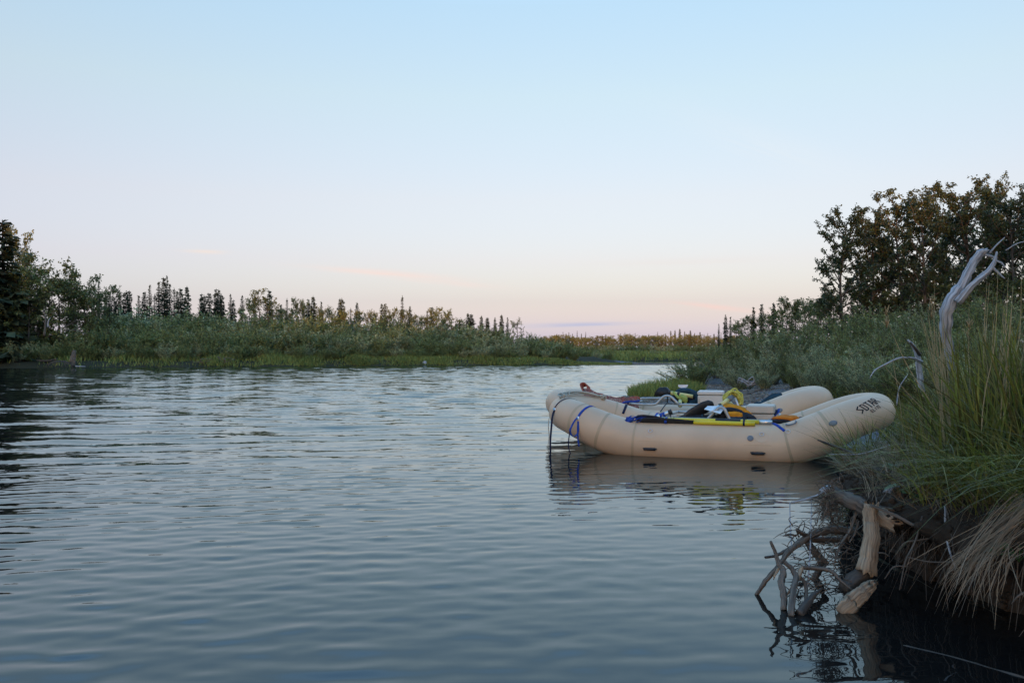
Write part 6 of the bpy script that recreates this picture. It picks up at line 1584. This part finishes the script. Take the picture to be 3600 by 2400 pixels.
# broad leaves
def herb(label, c, n, size, spread, seed):
    gg = np.random.default_rng(seed); root = empty('leafy_herb', c, label, 'plant')
    for k in range(n):
        a = gg.uniform(0, 6.28); p = np.asarray(c) + np.array([cos(a) * spread * gg.uniform(.2, 1), sin(a) * spread * gg.uniform(.2, 1), spread * gg.uniform(.3, 1.2)])
        d = np.array([cos(a), sin(a), gg.uniform(-.4, .3)]); d /= np.linalg.norm(d); s = np.cross(d, [0, 0, 1.]); s /= np.linalg.norm(s); s = s + np.array([0, 0, gg.uniform(-.5, .5)])
        L = size * gg.uniform(.7, 1.2); t = np.linspace(0, 2 * pi, 12, endpoint=False)
        V = p + ((.5 + .5 * np.cos(t)) * L)[:, None] * d + (np.sin(t) * L * .42 * (1 - .25 * np.cos(t)))[:, None] * s + (-.25 * L * (.5 + .5 * np.cos(t)) ** 2)[:, None] * np.array([0, 0, 1.])
        ctr = p + .5 * L * d - np.array([0, 0, .02 * L]) - .06 * L * np.array([0, 0, 1.])
        mb = MB(); mb.add(np.vstack([V, ctr[None]]), [(i, (i + 1) % 12, 12) for i in range(12)]); mb.build('leaf', M['herb'], root)
        mb = MB(); mb.tube([np.asarray(c), (np.asarray(c) + p) / 2 + [0, 0, .01], p], .0018, 4); mb.build('leaf_stalk', M['herb'], root)
herb('broad-leaved green herb on the bank top above the brown log end', c3(1310, 150, 4.75), 11, .075, .07, 1)
herb('dark green broad leaf plant by the right edge of the bank', c3(2140, 640, 3.75), 7, .085, .06, 2)
herb('small green herb among roots right of the raft tuft', c3(1190, -40, 5.4), 8, .06, .06, 3)
# grey-leaved low shrubs on the bank between raft and grass
for px, py, D, lab in [(3240, 1560, 7.4, 'low grey-leaved shrub right of the raft stern'), (3350, 1620, 6.4, 'low grey-leaved shrub in the middle of the near bank')]:
    p = P(px, py, D); plant(WB[1], 'dwarf_willow', p[0], p[1], ground_z(p[0], p[1]) - .03, .42, lab, 'shrub', None, H0=3.0, sxy=1.1, parts=('foliage', 'stems'), g=g)

# ================================================================== left bank and far-shore wood
def lb(px, py, D): return P(px, py, D)
D0 = 66.8
o = wood([lb(257, 1286, D0), lb(256, 1270, D0), lb(258, 1252, D0), lb(262, 1234, D0)], [.17, .21, .19, .13], 'driftgreybrown', 'dead_stump', None, 16, .3, .10); tag(o, 'bleached grey stump standing at the left-bank waterline', 'stump')
root = empty('root_fan', lb(215, 1282, D0), 'fan of brown roots over the water beside the bleached stump', 'driftwood')
for k in range(9):
    a = -1.0 + 1.9 * k / 8; p0 = lb(222, 1270, D0); 
    wood([p0, p0 + np.array([sin(a) * .5, -.4, .02]), p0 + np.array([sin(a) * 1.1, -.6, -.22]), p0 + np.array([sin(a) * 1.35, -.6, -.50])], [.05, .04, .03, .015], 'driftdark', 'root', root, 6, .1)
o = wood([lb(130, 1266, D0 + .3), lb(165, 1268, D0 + .2), lb(200, 1262, D0)], [.05, .07, .06], 'driftdark', 'waterside_log', None, 8); tag(o, 'brown log lying left of the root fan at the water', 'log')
o = wood([lb(265, 1287, D0 - .4), lb(300, 1288, D0 - .4)], [.05, .03], 'drift', 'floating_stick', None, 8); tag(o, 'pale stick floating right of the bleached stump', 'stick')
root = empty('dead_tree', lb(158, 1160, 67.5), 'pale dead forked trunk standing in the left-bank thicket', 'dead tree')
wood([lb(156, 1180, 67.5), lb(160, 1130, 67.5), lb(158, 1108, 67.5), lb(152, 1088, 67.5)], [.08, .075, .06, .03], 'driftgreybrown', 'trunk', root, 8)
wood([lb(168, 1150, 67.4), lb(170, 1128, 67.4), lb(178, 1116, 67.4)], [.05, .05, .02], 'drift', 'branch', root, 6)
for pts, lab in [([(215, 1166), (245, 1160), (275, 1163), (305, 1174)], 'long arched bare branch low over the left-bank brush'), ([(222, 1155), (245, 1140), (272, 1124)], 'bare stick slanting up from the left-bank brush')]:
    o = wood([lb(x, y, 67) for x, y in pts], [.03, .03, .02], 'driftgreybrown', 'bare_branch', None, 6); tag(o, lab, 'branch')
for px, py, lab, L in [(930, 1228, 'grey dead shrub root on the far bank below the thin tree', .8), (710, 1275, 'pale driftwood heap at the far waterline left of centre', .9), (790, 1274, 'pale driftwood branch at the far waterline', .9)]:
    root = empty('driftwood_pile', GW(px, 1284), lab, 'driftwood'); k_ = (px - HX) / FPX; yy = ys[np.argmax(sdist(k_ * ys, ys) > .6)] if py > 1250 else 82.0
    for k in range(5):
        c = lb(px + gd.uniform(-8, 8), py + gd.uniform(-3, 3), yy); wood([c, c + np.array([gd.uniform(-L, L), gd.uniform(-.2, .2), gd.uniform(.0, .5)]), c + np.array([gd.uniform(-L, L) * 1.5, 0, gd.uniform(-.1, .5)])], [.045, .03, .012], 'driftgreybrown', 'branch', root, 6)
o = wood([lb(1493, 1283, 78.2), lb(1493, 1275, 78.2), lb(1494, 1269, 78.2)], [.16, .17, .10], 'drift', 'shore_stump', None, 10, .2, .03); tag(o, 'small grey stump in the grass at the middle far waterline', 'stump')
root = empty('driftwood_root', lb(1700, 1284, 80), 'brown arched driftwood root on the far shore near the spit', 'driftwood')
for k in range(5):
    a = k * .5; c = lb(1695, 1284, 80.2); wood([c, c + np.array([.3, 0, .18 + .05 * k]), c + np.array([.6 + .1 * k, 0, .02])], [.06, .06, .03], 'driftbrown', 'root', root, 6)
o = wood([lb(1822, 1261, 82), lb(1840, 1264, 82), lb(1862, 1272, 82)], [.09, .07, .05], 'drift', 'fallen_trunk', None, 8); tag(o, 'pale fallen trunk on the far bank left of the gravel spit', 'log')
root = empty('driftwood_pile', GW(2645, 1370, .2), 'small grey driftwood branches on the gravel below the lone willow', 'driftwood')
for k in range(8):
    c = P(2640 + gd.uniform(-14, 14), 1352 + gd.uniform(-6, 6), 23.5); wood([c, c + np.array([gd.uniform(-.3, .3), gd.uniform(-.1, .1), gd.uniform(.05, .2)]), c + np.array([gd.uniform(-.4, .4), 0, gd.uniform(-.05, .22)])], [.02, .015, .006], 'drift', 'branch', root, 6)
print('TRIS', sum(len(m.polygons) for m in bpy.data.meshes))
